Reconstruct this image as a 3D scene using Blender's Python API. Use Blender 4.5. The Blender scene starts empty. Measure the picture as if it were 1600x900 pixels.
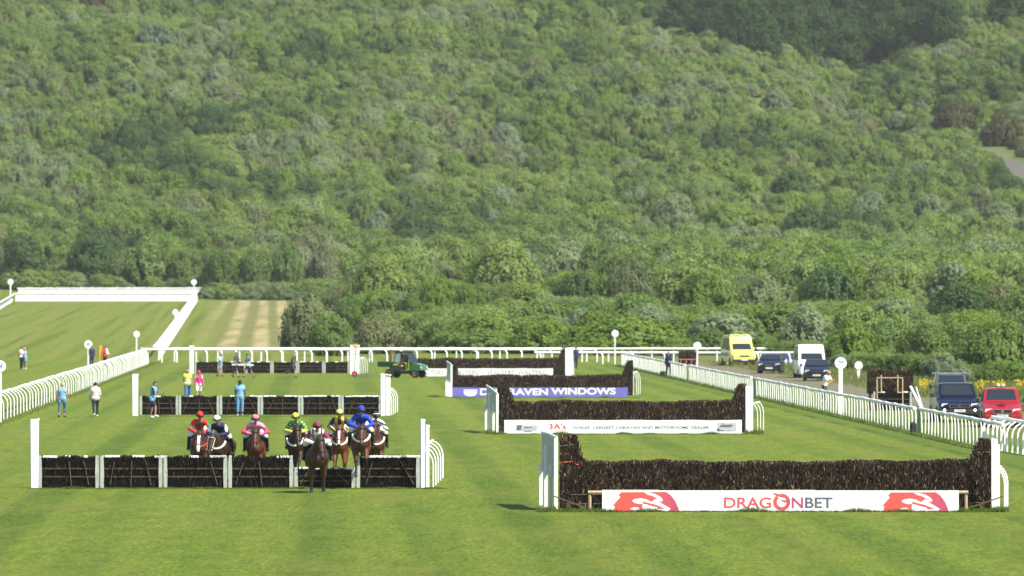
import bpy, math, random
import numpy as np
from mathutils import Vector, Matrix, noise as mnoise
R = math.radians
random.seed(11); rng = np.random.default_rng(11)
SC = bpy.context.scene
COL = SC.collection
# ------------------------------------------------------------------ camera, sky, sun, exposure
FPX, HC, YH = 10667.0, 6.1, 458.0
cd = bpy.data.cameras.new('camera'); cam = bpy.data.objects.new('camera', cd); COL.objects.link(cam)
cam.location = (0, 0, HC); cam.rotation_euler = (R(90) + math.atan((YH - 450) / FPX), 0, 0)
cd.lens = FPX / 1600 * 36; cd.sensor_width = 36; cd.clip_start = 1; cd.clip_end = 8000
cd.dof.use_dof = True; cd.dof.focus_distance = 212; cd.dof.aperture_fstop = 3.4
SC.camera = cam
ELEV = R(50)
SUN = Vector((0.74 * math.cos(ELEV), -0.67 * math.cos(ELEV), math.sin(ELEV))).normalized()
w = bpy.data.worlds.new('World'); SC.world = w; w.use_nodes = True
wn = w.node_tree
sky = wn.nodes.new('ShaderNodeTexSky'); sky.sky_type = 'NISHITA'; sky.sun_disc = False
sky.sun_elevation = ELEV; sky.sun_rotation = math.atan2(SUN.x, SUN.y)
wn.links.new(sky.outputs[0], wn.nodes['Background'].inputs[0]); wn.nodes['Background'].inputs[1].default_value = 0.105
ld = bpy.data.lights.new('sun', 'SUN'); ld.energy = 4.7; ld.angle = R(0.5); ld.color = (1.0, 0.95, 0.86)
sun = bpy.data.objects.new('sun', ld); COL.objects.link(sun)
sun.rotation_euler = SUN.to_track_quat('Z', 'Y').to_euler(); sun.location = (60, -40, 80)
SC.view_settings.view_transform = 'Standard'; SC.view_settings.look = 'None'; SC.view_settings.exposure = 0.88; SC.view_settings.gamma = 1
SC.cycles.max_bounces = 6; SC.cycles.transparent_max_bounces = 6; SC.cycles.volume_bounces = 0
SC.cycles.diffuse_bounces = 4; SC.cycles.glossy_bounces = 2; SC.cycles.transmission_bounces = 3

# ------------------------------------------------------------------ helpers
def tag(o, label=None, cat=None, group=None, kind=None):
    if label: o['label'] = label
    if cat: o['category'] = cat
    if group: o['group'] = group
    if kind: o['kind'] = kind
    return o
def empty(name, loc=(0, 0, 0), rz=0, label=None, cat=None, group=None):
    o = bpy.data.objects.new(name, None); COL.objects.link(o); o.empty_display_size = .2
    o.location = loc; o.rotation_euler = (0, 0, rz)
    return tag(o, label, cat, group)
def link(name, me, parent=None, loc=None):
    o = bpy.data.objects.new(name, me); COL.objects.link(o)
    if parent is not None: o.parent = parent
    if loc is not None: o.location = loc
    return o
def mesh_of(name, v, f, mats, smooth=False, mi=None, angle=None):
    me = bpy.data.meshes.new(name); me.from_pydata(v, [], f)
    for m in (mats if isinstance(mats, (list, tuple)) else [mats]): me.materials.append(m)
    if mi is not None: me.polygons.foreach_set('material_index', np.asarray(mi, dtype=np.int32))
    if smooth:
        me.polygons.foreach_set('use_smooth', np.ones(len(me.polygons), dtype=bool))
        if angle: me.set_sharp_from_angle(angle=R(angle))
    me.update(); return me
class MB:
    def __init__(s): s.v, s.f, s.m = [], [], []
    def add(s, v, f, m=0):
        n = len(s.v); s.v += [tuple(p) for p in v]; s.f += [tuple(i + n for i in q) for q in f]; s.m += [m] * len(f); return s
    def box(s, c, d, rot=None, m=0, taper=1.0, bev=0.0):
        hx, hy, hz = d[0] / 2, d[1] / 2, d[2] / 2
        if bev > 0:
            b = min(bev, hx * .9, hy * .9, hz * .9); v = []; 
            rings = [(-hz, b), (-hz + b, 0), (hz - b, 0), (hz, b)]
            for z, q in rings:
                ax, ay = hx - q, hy - q
                for x, y in ((-ax + (0 if q else b), -ay), (ax - (0 if q else b), -ay), (ax, -ay + (0 if q else b)), (ax, ay - (0 if q else b)), (ax - (0 if q else b), ay), (-ax + (0 if q else b), ay), (-ax, ay - (0 if q else b)), (-ax, -ay + (0 if q else b))):
                    v.append((x, y, z))
            f = []
            for k in range(3):
                for i in range(8):
                    j = (i + 1) % 8; f.append((k * 8 + i, k * 8 + j, k * 8 + 8 + j, k * 8 + 8 + i))
            f.append(tuple(range(7, -1, -1))); f.append(tuple(range(24, 32)))
        else:
            v = [(x, y, z) for z in (-hz, hz) for x, y in ((-hx, -hy), (hx, -hy), (hx, hy), (-hx, hy))]
            f = [(3, 2, 1, 0), (4, 5, 6, 7), (0, 1, 5, 4), (1, 2, 6, 5), (2, 3, 7, 6), (3, 0, 4, 7)]
        if taper != 1: v = [(x * (taper if z > 0 else 1), y * (taper if z > 0 else 1), z) for x, y, z in v]
        if rot is not None: v = [rot @ Vector(p) for p in v]
        return s.add([(p[0] + c[0], p[1] + c[1], p[2] + c[2]) for p in v], f, m)
    def tube(s, pts, r, n=8, m=0, sx=1.0):
        pts = [Vector(p) for p in pts]; k = len(pts)
        rs = r if isinstance(r, (list, tuple)) else [r] * k
        v = []; up = None
        for i, p in enumerate(pts):
            t = (pts[min(i + 1, k - 1)] - pts[max(i - 1, 0)]).normalized()
            if up is None: up = Vector((0, 0, 1)) if abs(t.z) < .9 else Vector((0, 1, 0))
            a = t.cross(up).normalized(); b = a.cross(t).normalized()
            for j in range(n):
                q = 2 * math.pi * j / n; v.append(p + a * math.cos(q) * rs[i] * sx + b * math.sin(q) * rs[i])
        f = [(i * n + j, i * n + (j + 1) % n, (i + 1) * n + (j + 1) % n, (i + 1) * n + j) for i in range(k - 1) for j in range(n)]
        f += [tuple(range(n - 1, -1, -1)), tuple((k - 1) * n + j for j in range(n))]
        return s.add(v, f, m)
    def bar(s, p0, p1, wx, wy, m=0):
        p0, p1 = Vector(p0), Vector(p1); d = p1 - p0
        q = d.to_track_quat('Z', 'Y').to_matrix(); return s.box((p0 + p1) / 2, (wx, wy, d.length), q, m)
    def lathe(s, c, prof, axis='X', n=20, m=0):
        v = []
        for (a, r) in prof:
            for j in range(n):
                q = 2 * math.pi * j / n; x, y = r * math.cos(q), r * math.sin(q)
                p = {'X': (a, x, y), 'Y': (x, a, y), 'Z': (x, y, a)}[axis]; v.append((p[0] + c[0], p[1] + c[1], p[2] + c[2]))
        k = len(prof)
        f = [(i * n + j, i * n + (j + 1) % n, (i + 1) * n + (j + 1) % n, (i + 1) * n + j) for i in range(k - 1) for j in range(n)]
        f += [tuple(range(n - 1, -1, -1)), tuple((k - 1) * n + j for j in range(n))]
        return s.add(v, f, m)
    def prism(s, poly, y0, y1, m=0):     # polygon in XZ, extruded in Y
        n = len(poly); v = [(x, y0, z) for x, z in poly] + [(x, y1, z) for x, z in poly]
        f = [tuple(range(n)), tuple(range(2 * n - 1, n - 1, -1))] + [(i, i + n, (i + 1) % n + n, (i + 1) % n) for i in range(n)]
        return s.add(v, f, m)
    def prismx(s, poly, x0, x1, m=0):    # polygon in YZ, extruded in X
        n = len(poly); v = [(x0, y, z) for y, z in poly] + [(x1, y, z) for y, z in poly]
        f = [tuple(range(n)), tuple(range(2 * n - 1, n - 1, -1))] + [(i, i + n, (i + 1) % n + n, (i + 1) % n) for i in range(n)]
        return s.add(v, f, m)
    def mesh(s, name, mats, smooth=False, angle=40):
        return mesh_of(name, s.v, s.f, mats, smooth, s.m, angle)
    def build(s, name, mats, parent=None, loc=None, smooth=False, angle=40):
        return link(name, s.mesh(name, mats, smooth, angle), parent, loc)

def nodes_of(name):
    m = bpy.data.materials.new(name); m.use_nodes = True; nt = m.node_tree
    return m, nt, nt.nodes['Principled BSDF']
def N(nt, t, **kw):
    n = nt.nodes.new(t)
    for k, v in kw.items(): setattr(n, k, v)
    return n
def ramp(nt, fac, stops):
    r = N(nt, 'ShaderNodeValToRGB'); e = r.color_ramp.elements
    while len(e) < len(stops): e.new(.5)
    for i, (p, c) in enumerate(stops):
        e[i].position = p; e[i].color = (*c, 1) if len(c) == 3 else c
    nt.links.new(fac, r.inputs[0]); return r.outputs[0]
def mixc(nt, fac, a, b, mode='MIX'):
    n = N(nt, 'ShaderNodeMix', data_type='RGBA', blend_type=mode)
    for sock, val in ((n.inputs[0], fac), (n.inputs[6], a), (n.inputs[7], b)):
        if hasattr(val, 'is_linked'): nt.links.new(val, sock)
        elif isinstance(val, (int, float)): sock.default_value = val
        else: sock.default_value = (*val, 1)
    return n.outputs[2]
def mathn(nt, op, a, b=None, clamp=False):
    n = N(nt, 'ShaderNodeMath', operation=op, use_clamp=clamp)
    for s, v in ((n.inputs[0], a), (n.inputs[1], b)):
        if v is None: continue
        if hasattr(v, 'is_linked'): nt.links.new(v, s)
        else: s.default_value = v
    return n.outputs[0]
def noise(nt, vec, scale, detail=3, rough=.55):
    n = N(nt, 'ShaderNodeTexNoise'); n.inputs['Scale'].default_value = scale; n.inputs['Detail'].default_value = detail; n.inputs['Roughness'].default_value = rough
    if vec is not None: nt.links.new(vec, n.inputs['Vector'])
    return n.outputs[0]
_mc = {}
def pm(name, c, rough=.6, var=.18, scale=6, metal=0, spec=.4, coat=0, dirt=None):
    if name in _mc: return _mc[name]
    m, nt, b = nodes_of(name)
    tc = N(nt, 'ShaderNodeTexCoord')
    f = noise(nt, tc.outputs['Object'], scale, 4)
    lo = tuple(x * (1 - var) for x in c); hi = tuple(min(1, x * (1 + var)) for x in c)
    col = ramp(nt, f, [(.3, lo), (.7, hi)])
    if dirt:
        f2 = noise(nt, tc.outputs['Object'], scale * .35, 5, .7)
        fr = ramp(nt, f2, [(.52, (0, 0, 0)), (.72, (1, 1, 1))])
        col = mixc(nt, fr, col, dirt)
    nt.links.new(col, b.inputs['Base Color'])
    b.inputs['Roughness'].default_value = rough; b.inputs['Metallic'].default_value = metal
    b.inputs['Specular IOR Level'].default_value = spec; b.inputs['Coat Weight'].default_value = coat
    _mc[name] = m; return m
def island_mat(name, stops, rough=.8, spec=.15):
    m, nt, b = nodes_of(name); g = N(nt, 'ShaderNodeNewGeometry')
    nt.links.new(ramp(nt, g.outputs['Random Per Island'], stops), b.inputs['Base Color'])
    b.inputs['Roughness'].default_value = rough; b.inputs['Specular IOR Level'].default_value = spec
    return m

# ------------------------------------------------------------------ terrain
def smooth(a, b, x):
    t = np.clip((x - a) / (b - a), 0, 1); return t * t * (3 - 2 * t)
def vn(x, y, s, seed):
    x = np.asarray(x, float) / s + seed * 17.3; y = np.asarray(y, float) / s + seed * 9.1
    return (np.sin(x * 1.0 + 1.3 * np.sin(y * .9)) + np.sin(y * 1.15 + 1.1 * np.sin(x * .8 + 2)) + .6 * np.sin(1.9 * x - 1.6 * y + seed)) / 2.6
def gz(x, y):
    x = np.asarray(x, float); y = np.asarray(y, float)
    a = np.maximum(y - 620, 0); base = .0097 * np.where(a < 20, a * a / 40, a - 10)
    h = np.maximum(y - 1150, 0); hill = .136 * np.where(h < 80, h * h / 160, h - 40)
    k = smooth(1180, 1330, y)
    u = x / np.maximum(y, 1) * FPX + 800
    sc = smooth(0, 120, y - np.interp(x / np.maximum(y, 1) * FPX + 800, [540, 600, 700, 2600], [9000, 720, 655, 400])) * (y < 3000)
    base = base + sc * .011 * np.clip(y - 650, 0, 500) * (1 - smooth(1000, 1330, y))
    z = base + hill + k * (5.0 * vn(x, y, 62, 1) + 2.4 * vn(x, y, 26, 2))
    # gully with a tall wood in it, upper right
    z = z + k * (-9 * np.exp(-((u - 1330) / 110) ** 2) * smooth(1380, 1480, y) + 6 * np.exp(-((u - 1120) / 200) ** 2 - ((y - 1480) / 90) ** 2))
    return z
def gzf(x, y): return float(gz(x, y))
def P(px, py, z=0.0):
    Y = FPX * (HC - z) / (py - YH); return Vector(((px - 800) * Y / FPX, Y, z))
def PZ(px, Y, z=None):
    x = (px - 800) * Y / FPX; return Vector((x, Y, gzf(x, Y) if z is None else z))
def hit(px, py):
    ys = np.arange(300, 2200, 1.0); xs = (px - 800) * ys / FPX
    pr = YH + (HC - gz(xs, ys)) / ys * FPX
    i = int(np.argmax(pr <= py)); return Vector((xs[i], ys[i], gzf(xs[i], ys[i])))
def xr(y): return 9.3 + (576 - y) * .0306
BX = [-900, 305, 330, 470, 535, 562, 605, 700, 1150, 1200, 1300, 1450, 1600, 2600]
BY = [1185, 1185, 1140, 1130, 1110, 820, 700, 655, 640, 610, 555, 480, 430, 300]
def scrub_y(px): return np.interp(px, BX, BY)
xs = np.concatenate([np.arange(-320, -110, 15), np.arange(-110, 130, 2.0), np.arange(130, 330, 15)])
ys = np.concatenate([[-60, 0, 60], np.arange(100, 640, 4.0), np.arange(640, 1800, 4.0), np.arange(1800, 2300, 25)])
GX, GY = np.meshgrid(xs, ys); GZ = gz(GX, GY); nx, ny = len(xs), len(ys)
idx = np.arange(nx * ny).reshape(ny, nx)
F = np.stack([idx[:-1, :-1], idx[:-1, 1:], idx[1:, 1:], idx[1:, :-1]], -1).reshape(-1, 4)
me = bpy.data.meshes.new('ground'); me.from_pydata(np.stack([GX, GY, GZ], -1).reshape(-1, 3).tolist(), [], F.tolist())
me.polygons.foreach_set('use_smooth', np.ones(len(me.polygons), dtype=bool))
U = GX / np.maximum(GY, 1) * FPX + 800
scr = smooth(-6, 6, GY - scrub_y(U) + 8 * vn(GX, GY, 9, 3)) * (GY > 100)
hay = smooth(0, 4, GX - (-31.7 - .0396 * (GY - 620)) - 2) * smooth(650, 690, GY) * (1 - scr) * (U < 600)
xrY = 9.3 + (576 - GY) * .0306
verge = smooth(.0, 3, GX - xrY - 2.0) * (GY < 640) * (1 - scr)
PA, PB = hit(1536, 232), hit(1612, 292)
def path_d(x, y):
    t = np.clip(((x - PA.x) * (PB.x - PA.x) + (y - PA.y) * (PB.y - PA.y)) / ((PB.x - PA.x) ** 2 + (PB.y - PA.y) ** 2), -.05, 1.3)
    return np.hypot(x - PA.x - t * (PB.x - PA.x), (y - PA.y - t * (PB.y - PA.y)) * .45)
path = 1 - smooth(1.2, 2.2, path_d(GX, GY))
for nm, arr in (('scrub', scr * (1 - path)), ('hay', hay), ('verge', verge), ('path', path)):
    a = me.attributes.new(nm, 'FLOAT', 'POINT'); a.data.foreach_set('value', arr.astype(np.float32).ravel())
ground = link('ground', me); tag(ground, kind='structure')

def grass_mat():
    m, nt, b = nodes_of('turf'); L = nt.links
    g = N(nt, 'ShaderNodeNewGeometry'); sp = N(nt, 'ShaderNodeSeparateXYZ'); L.new(g.outputs['Position'], sp.inputs[0])
    X, Y = sp.outputs[0], sp.outputs[1]
    u = mathn(nt, 'ADD', X, mathn(nt, 'MULTIPLY', Y, .0277))
    def vec(a, sa, c, sc):
        cb = N(nt, 'ShaderNodeCombineXYZ'); L.new(mathn(nt, 'MULTIPLY', a, sa), cb.inputs[0]); L.new(mathn(nt, 'MULTIPLY', c, sc), cb.inputs[1]); return cb.outputs[0]
    stripe = ramp(nt, noise(nt, vec(u, .33, Y, .0035), 1.0, 1.5, .4), [(.42, (0, 0, 0)), (.57, (1, 1, 1))])
    wv = N(nt, 'ShaderNodeTexWave'); wv.inputs['Scale'].default_value = .115; wv.inputs['Distortion'].default_value = .5; wv.inputs['Detail'].default_value = 2
    cb = N(nt, 'ShaderNodeCombineXYZ'); L.new(u, cb.inputs[0]); L.new(mathn(nt, 'MULTIPLY', Y, .006), cb.inputs[1]); L.new(cb.outputs[0], wv.inputs['Vector'])
    st2 = ramp(nt, wv.outputs['Fac'], [(.3, (0, 0, 0)), (.7, (1, 1, 1))])
    c = mixc(nt, stripe, (0.0616, 0.1113, 0.0063), (0.0924, 0.1454, 0.0116))
    c = mixc(nt, mathn(nt, 'MULTIPLY', st2, .72), c, (0.1170, 0.1647, 0.0158))
    u2 = mathn(nt, 'ADD', X, mathn(nt, 'MULTIPLY', Y, .041))
    st3 = mathn(nt, 'MULTIPLY', ramp(nt, noise(nt, vec(u2, .85, Y, .002), 1.0, 2, .5), [(.42, (0, 0, 0)), (.56, (1, 1, 1))]), mathn(nt, 'GREATER_THAN', Y, 606))
    c = mixc(nt, mathn(nt, 'MULTIPLY', st3, .75), c, (0.1400, 0.1645, 0.0350))
    pat = ramp(nt, noise(nt, vec(X, .16, Y, .045), 1.0, 5, .62), [(.4, (0, 0, 0)), (.68, (1, 1, 1))])
    c = mixc(nt, mathn(nt, 'MULTIPLY', pat, .5), c, (0.1232, 0.1543, 0.0189))
    pat2 = ramp(nt, noise(nt, vec(X, .9, Y, .16), 1.0, 4, .6), [(.52, (0, 0, 0)), (.72, (1, 1, 1))])
    c = mixc(nt, mathn(nt, 'MULTIPLY', pat2, .45), c, (0.0462, 0.0826, 0.0084))
    f3 = noise(nt, vec(X, 9.0, Y, 1.1), 1.0, 4, .7)
    c = mixc(nt, .8, c, ramp(nt, f3, [(.28, (.36, .40, .34)), (.72, (1.62, 1.56, 1.6))]), 'MULTIPLY')
    f4 = noise(nt, vec(X, 30, Y, 4.0), 1.0, 2, .6)
    c = mixc(nt, .6, c, ramp(nt, f4, [(.3, (.55, .58, .5)), (.7, (1.4, 1.36, 1.4))]), 'MULTIPLY')
    pat3 = mathn(nt, 'MULTIPLY', ramp(nt, noise(nt, vec(X, .35, Y, .09), 1.0, 5, .68), [(.50, (0, 0, 0)), (.66, (1, 1, 1))]), .55)
    c = mixc(nt, pat3, c, (.125, .142, .026))
    f5 = noise(nt, vec(X, 2.4, Y, .32), 1.0, 4, .65)
    c = mixc(nt, .75, c, ramp(nt, f5, [(.3, (.72, .76, .70)), (.7, (1.26, 1.22, 1.25))]), 'MULTIPLY')
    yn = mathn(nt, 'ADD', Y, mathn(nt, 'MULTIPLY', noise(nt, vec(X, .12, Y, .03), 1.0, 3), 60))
    fore = ramp(nt, mathn(nt, 'MULTIPLY', mathn(nt, 'SUBTRACT', yn, 160), .0045, True), [(0, (.93, .90, .68)), (1, (1.14, 1.07, 1.10))])  # viewing-angle sheen painted into the colour: deeper near the camera, paler farther off
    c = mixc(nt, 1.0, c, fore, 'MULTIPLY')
    # wetter lush strip beside the right-hand rail
    d = mathn(nt, 'SUBTRACT', X, mathn(nt, 'SUBTRACT', 9.3 + 576 * .0306 - 1.9, mathn(nt, 'MULTIPLY', Y, .0306)))
    near = mathn(nt, 'LESS_THAN', Y, 585)
    s1 = mathn(nt, 'MULTIPLY', mathn(nt, 'SMOOTH_MIN', mathn(nt, 'MULTIPLY', d, 4, True), 1.0, True), near, True)
    c = mixc(nt, mathn(nt, 'MULTIPLY', s1, .55), c, (0.0616, 0.1085, 0.0098))
    edge = mathn(nt, 'MULTIPLY', mathn(nt, 'MULTIPLY', mathn(nt, 'LESS_THAN', mathn(nt, 'ABSOLUTE', d), .22), near), ramp(nt, noise(nt, vec(X, .4, Y, .12), 1., 2), [(.4, (0, 0, 0)), (.55, (1, 1, 1))]))
    c = mixc(nt, mathn(nt, 'MULTIPLY', edge, .65), c, (.035, .06, .01))
    def att(nm): 
        a = N(nt, 'ShaderNodeAttribute'); a.attribute_name = nm; return a.outputs['Fac']
    # hay field in swaths
    wv2 = N(nt, 'ShaderNodeTexWave'); wv2.inputs['Scale'].default_value = .10; wv2.inputs['Distortion'].default_value = 3.5; wv2.inputs['Detail'].default_value = 2
    cb2 = N(nt, 'ShaderNodeCombineXYZ'); L.new(mathn(nt, 'ADD', X, mathn(nt, 'MULTIPLY', Y, .035)), cb2.inputs[0]); L.new(mathn(nt, 'MULTIPLY', Y, .008), cb2.inputs[1]); L.new(cb2.outputs[0], wv2.inputs['Vector'])
    hf = mathn(nt, 'MULTIPLY', ramp(nt, wv2.outputs['Fac'], [(.2, (.1, .1, .1)), (.8, (1, 1, 1))]), ramp(nt, noise(nt, vec(X, .3, Y, .02), 1.0, 4, .6), [(.35, (.25, .25, .25)), (.6, (1, 1, 1))]))
    hc = mixc(nt, hf, (0.1330, 0.1400, 0.0385), (.33, .275, .135))
    hc = mixc(nt, .7, hc, ramp(nt, noise(nt, vec(X, .5, Y, .12), 1., 4), [(.3, (.7, .72, .7)), (.7, (1.3, 1.25, 1.2))]), 'MULTIPLY')
    c = mixc(nt, att('hay'), c, hc)
    vc = mixc(nt, noise(nt, vec(X, .5, Y, .1), 1., 4), (0.0700, 0.0980, 0.0210), (0.1680, 0.1540, 0.0630))
    c = mixc(nt, att('verge'), c, vc)
    sc_ = mixc(nt, ramp(nt, noise(nt, vec(X, .25, Y, .2), 1., 5, .65), [(.35, (0, 0, 0)), (.65, (1, 1, 1))]), (.07, .10, .022), (.13, .15, .042))
    c = mixc(nt, att('scrub'), c, sc_)
    c = mixc(nt, att('path'), c, (.125, .11, .108))
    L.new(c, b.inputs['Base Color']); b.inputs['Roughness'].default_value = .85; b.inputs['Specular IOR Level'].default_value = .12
    bp = N(nt, 'ShaderNodeBump'); bp.inputs['Strength'].default_value = .35; bp.inputs['Distance'].default_value = .04
    L.new(f3, bp.inputs['Height']); L.new(bp.outputs[0], b.inputs['Normal'])
    return m
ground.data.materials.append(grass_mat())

# dirt road beside the rail: its own sheet just above the turf
def road():
    m, nt, b = nodes_of('dirt'); g = N(nt, 'ShaderNodeNewGeometry')
    c = ramp(nt, noise(nt, g.outputs['Position'], .9, 5, .65), [(.3, (0.0910, 0.0735, 0.0560)), (.5, (0.1540, 0.1295, 0.1050)), (.7, (0.2100, 0.1820, 0.1540))])
    a = N(nt, 'ShaderNodeAttribute'); a.attribute_name = 'mid'
    gfac = mathn(nt, 'MULTIPLY', a.outputs['Fac'], ramp(nt, noise(nt, g.outputs['Position'], .5, 4), [(.35, (0, 0, 0)), (.55, (1, 1, 1))]), True)
    c = mixc(nt, gfac, c, (.13, .15, .04))
    nt.links.new(c, b.inputs['Base Color']); b.inputs['Roughness'].default_value = .95; b.inputs['Specular IOR Level'].default_value = .1
    ctr = [(12.6, 620), (15.6, 566), (17.6, 520), (19.6, 480), (20.8, 434), (21.9, 402), (23.2, 375), (25, 330), (29, 260), (36, 150)]
    yy = np.arange(620, 150, -3.0); cx = np.interp(-yy, [-p[1] for p in ctr], [p[0] for p in ctr])
    v, f, at = [], [], []
    for i, (x, y) in enumerate(zip(cx, yy)):
        wl = 2.0 + .35 * math.sin(y * .13) + .2 * math.sin(y * .41); wr = 2.0 + .4 * math.sin(y * .17 + 1)
        for k, t in enumerate((-1, -.35, 0, .35, 1)):
            v.append((x + t * (wl if t < 0 else wr), y, gzf(x, y) + .02)); at.append((1, 0, 1, 0, 1)[k])
        if i:
            for k in range(4): n0 = (i - 1) * 5 + k; f.append((n0, n0 + 1, n0 + 6, n0 + 5))
    me = mesh_of('road', v, f, m); aa = me.attributes.new('mid', 'FLOAT', 'POINT'); aa.data.foreach_set('value', np.array(at, dtype=np.float32))
    tag(link('dirt_road', me), kind='structure')
road()

# haze: one closed box of thin even air round everything
def haze(dens):
    m = bpy.data.materials.new('haze'); m.use_nodes = True; nt = m.node_tree; nt.nodes.clear()
    o = N(nt, 'ShaderNodeOutputMaterial'); v = N(nt, 'ShaderNodeVolumePrincipled')
    v.inputs['Color'].default_value = (.95, .95, .90, 1); v.inputs['Density'].default_value = dens; v.inputs['Anisotropy'].default_value = .2
    nt.links.new(v.outputs[0], o.inputs['Volume'])
    b = MB(); b.box((0, 1100, 62), (760, 2500, 130)); h = b.build('haze', m); tag(h, kind='stuff')
HAZE = 0.00006
if HAZE: haze(HAZE)
# ------------------------------------------------------------------ vegetation
def leaf_mat(name, c, var=.15, trans=.45):
    m, nt, b = nodes_of(name); L = nt.links
    g = N(nt, 'ShaderNodeNewGeometry'); oi = N(nt, 'ShaderNodeObjectInfo')
    c1 = ramp(nt, g.outputs['Random Per Island'], [(0, tuple(x * (1 - var) for x in c)), (.6, c), (1, (c[0] * (1 + var * 1.3), c[1] * (1 + var * 1.1), c[2] * (1 + var)))])
    r1 = ramp(nt, oi.outputs['Random'], [(0, (.80, .86, .82)), (.35, (.98, 1.0, .92)), (.65, (1.08, 1.02, .95)), (1, (1.14, 1.14, 1.25))])
    c2 = mixc(nt, 1.0, c1, r1, 'MULTIPLY')
    L.new(c2, b.inputs['Base Color']); b.inputs['Roughness'].default_value = .65; b.inputs['Specular IOR Level'].default_value = .2
    t = N(nt, 'ShaderNodeBsdfTranslucent'); L.new(mixc(nt, 1.0, c2, (1.1, 1.25, .6), 'MULTIPLY'), t.inputs['Color'])
    mx = N(nt, 'ShaderNodeMixShader'); mx.inputs[0].default_value = trans
    L.new(b.outputs[0], mx.inputs[1]); L.new(t.outputs[0], mx.inputs[2]); L.new(mx.outputs[0], nt.nodes['Material Output'].inputs['Surface'])
    return m
LEAF = {
    'mid green': leaf_mat('leaf_mid_green', (0.1439, 0.2158, 0.0574)),
    'olive': leaf_mat('leaf_olive', (0.2015, 0.2710, 0.0769)),
    'grey green': leaf_mat('leaf_grey_green', (0.2126, 0.2703, 0.1373)),
    'dark green': leaf_mat('leaf_dark_green', (0.0763, 0.1395, 0.0424)),
    'brownish': leaf_mat('leaf_brownish', (0.1963, 0.2267, 0.1098)),
    'bright green': leaf_mat('leaf_bright_green', (0.1636, 0.2485, 0.0449)),
    'silver': leaf_mat('leaf_silver', (0.2017, 0.2671, 0.1622)),
    'deep wood': leaf_mat('leaf_deep_wood', (.042, .092, .020)),
    'rusty': leaf_mat('leaf_rusty', (.100, .098, .045)),
}
BARK = pm('bark', (.085, .065, .045), rough=.9, scale=9, var=.35)
def crown_mesh(name, mat, nl=13, nleaf=2600, rx=1.0, rz=1.0, z0=.12, size=.085, seed=0, spread=1.0, dome=.55):
    """a crown of unit half-width; lobes of leaf faces with gaps, facing mostly outward and up"""
    r = np.random.default_rng(seed)
    lob = []
    for i in range(nl):
        a = r.uniform(0, 2 * math.pi); q = math.sqrt(r.uniform(0, 1)) * .72 * spread
        hz = r.uniform(.25, 1.0); lim = math.sqrt(max(.12, 1 - ((hz - .42) / .62) ** 2))
        lob.append((q * lim * math.cos(a) * rx, q * lim * math.sin(a) * rx, z0 + hz * rz * .85, r.uniform(.20, .40)))
    for i in range(max(3, nl // 3)):
        a = r.uniform(0, 2 * math.pi); lob.append((.62 * math.cos(a) * rx, .62 * math.sin(a) * rx, z0 + r.uniform(.12, .4) * rz, r.uniform(.18, .3)))
    lob = np.array(lob); k = r.integers(0, len(lob), nleaf); c = lob[k]
    d = r.normal(size=(nleaf, 3)); d /= np.linalg.norm(d, axis=1)[:, None]; d[:, 2] = np.where(r.uniform(size=nleaf) < .35, np.abs(d[:, 2]), d[:, 2])
    rad = c[:, 3] * r.uniform(.62, 1.12, nleaf)
    p = c[:, :3] + d * rad[:, None] * np.array([1, 1, .85])
    # most leaves sit on an uneven dome, the rest on lobes that break its outline
    nd = int(nleaf * dome); ns = int(170 * max(rx, 1)); dd = r.normal(size=(ns, 3)); dd /= np.linalg.norm(dd, axis=1)[:, None]; dd[:, 2] = np.abs(dd[:, 2]) * 1.15 - .25
    th = np.arctan2(dd[:, 1], dd[:, 0]); wob = 1 + .10 * np.sin(3 * th + seed) + .08 * np.sin(5 * th + 2 * dd[:, 2] * 4 + seed) + .09 * np.sin(7 * dd[:, 2] + 2 * th) - .22 * r.uniform(size=ns) ** 1.5
    sc_ = dd * wob[:, None] * np.array([.92 * rx, .92 * rx, .80 * rz]) * np.where(dd[:, 2:3] < 0, .95, 1) + np.array([0, 0, z0 + .16 * rz])
    ki = r.integers(0, ns, nd); gr = (dd[ki] + [0, 0, .9]); gr /= np.linalg.norm(gr, axis=1)[:, None]     # sprays of shoots growing out and up
    p[:nd] = sc_[ki] + gr * r.uniform(-.20, .11, nd)[:, None] + r.normal(size=(nd, 3)) * .042; d[:nd] = dd[ki]
    st = r.uniform(size=nleaf) < .06; p[st] = (p[st] - [0, 0, .4]) * r.uniform(1.0, 1.16, (st.sum(), 1)) + [0, 0, .4]   # stray sprays past the outline
    p[:, 2] = np.maximum(p[:, 2], .02)
    n = d * 1.0 + r.normal(size=(nleaf, 3)) * .30 + np.array([0, 0, .35]); n /= np.linalg.norm(n, axis=1)[:, None]
    t = np.cross(n, r.normal(size=(nleaf, 3))); t /= np.linalg.norm(t, axis=1)[:, None]; b = np.cross(n, t)
    s = (size * r.uniform(.6, 1.4, nleaf))[:, None]
    v = np.stack([p - t * s - b * s * .6, p + t * s * .3 - b * s * .8, p + t * s + b * s * .5, p - t * s * .4 + b * s * .8], 1).reshape(-1, 3)
    return mesh_of(name, v.tolist(), np.arange(nleaf * 4).reshape(-1, 4).tolist(), mat), lob
def trunk_mesh(name, lob, h=.55, r0=.055, seed=0):
    b = MB(); r = random.Random(seed)
    b.tube([(0, 0, -.12), (.01, 0, .12), (.03, .02, h)], [r0, r0 * .8, r0 * .45], 7)
    for i in range(5):
        l = lob[r.randrange(len(lob))]; z = r.uniform(.12, h * .9)
        b.tube([(0.01, 0, z), (l[0] * .55, l[1] * .55, (z + l[2]) / 2 + .03), (l[0] * .95, l[1] * .95, l[2])], [r0 * .5, r0 * .35, r0 * .15], 5)
    return b.mesh(name, BARK, True)
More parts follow.
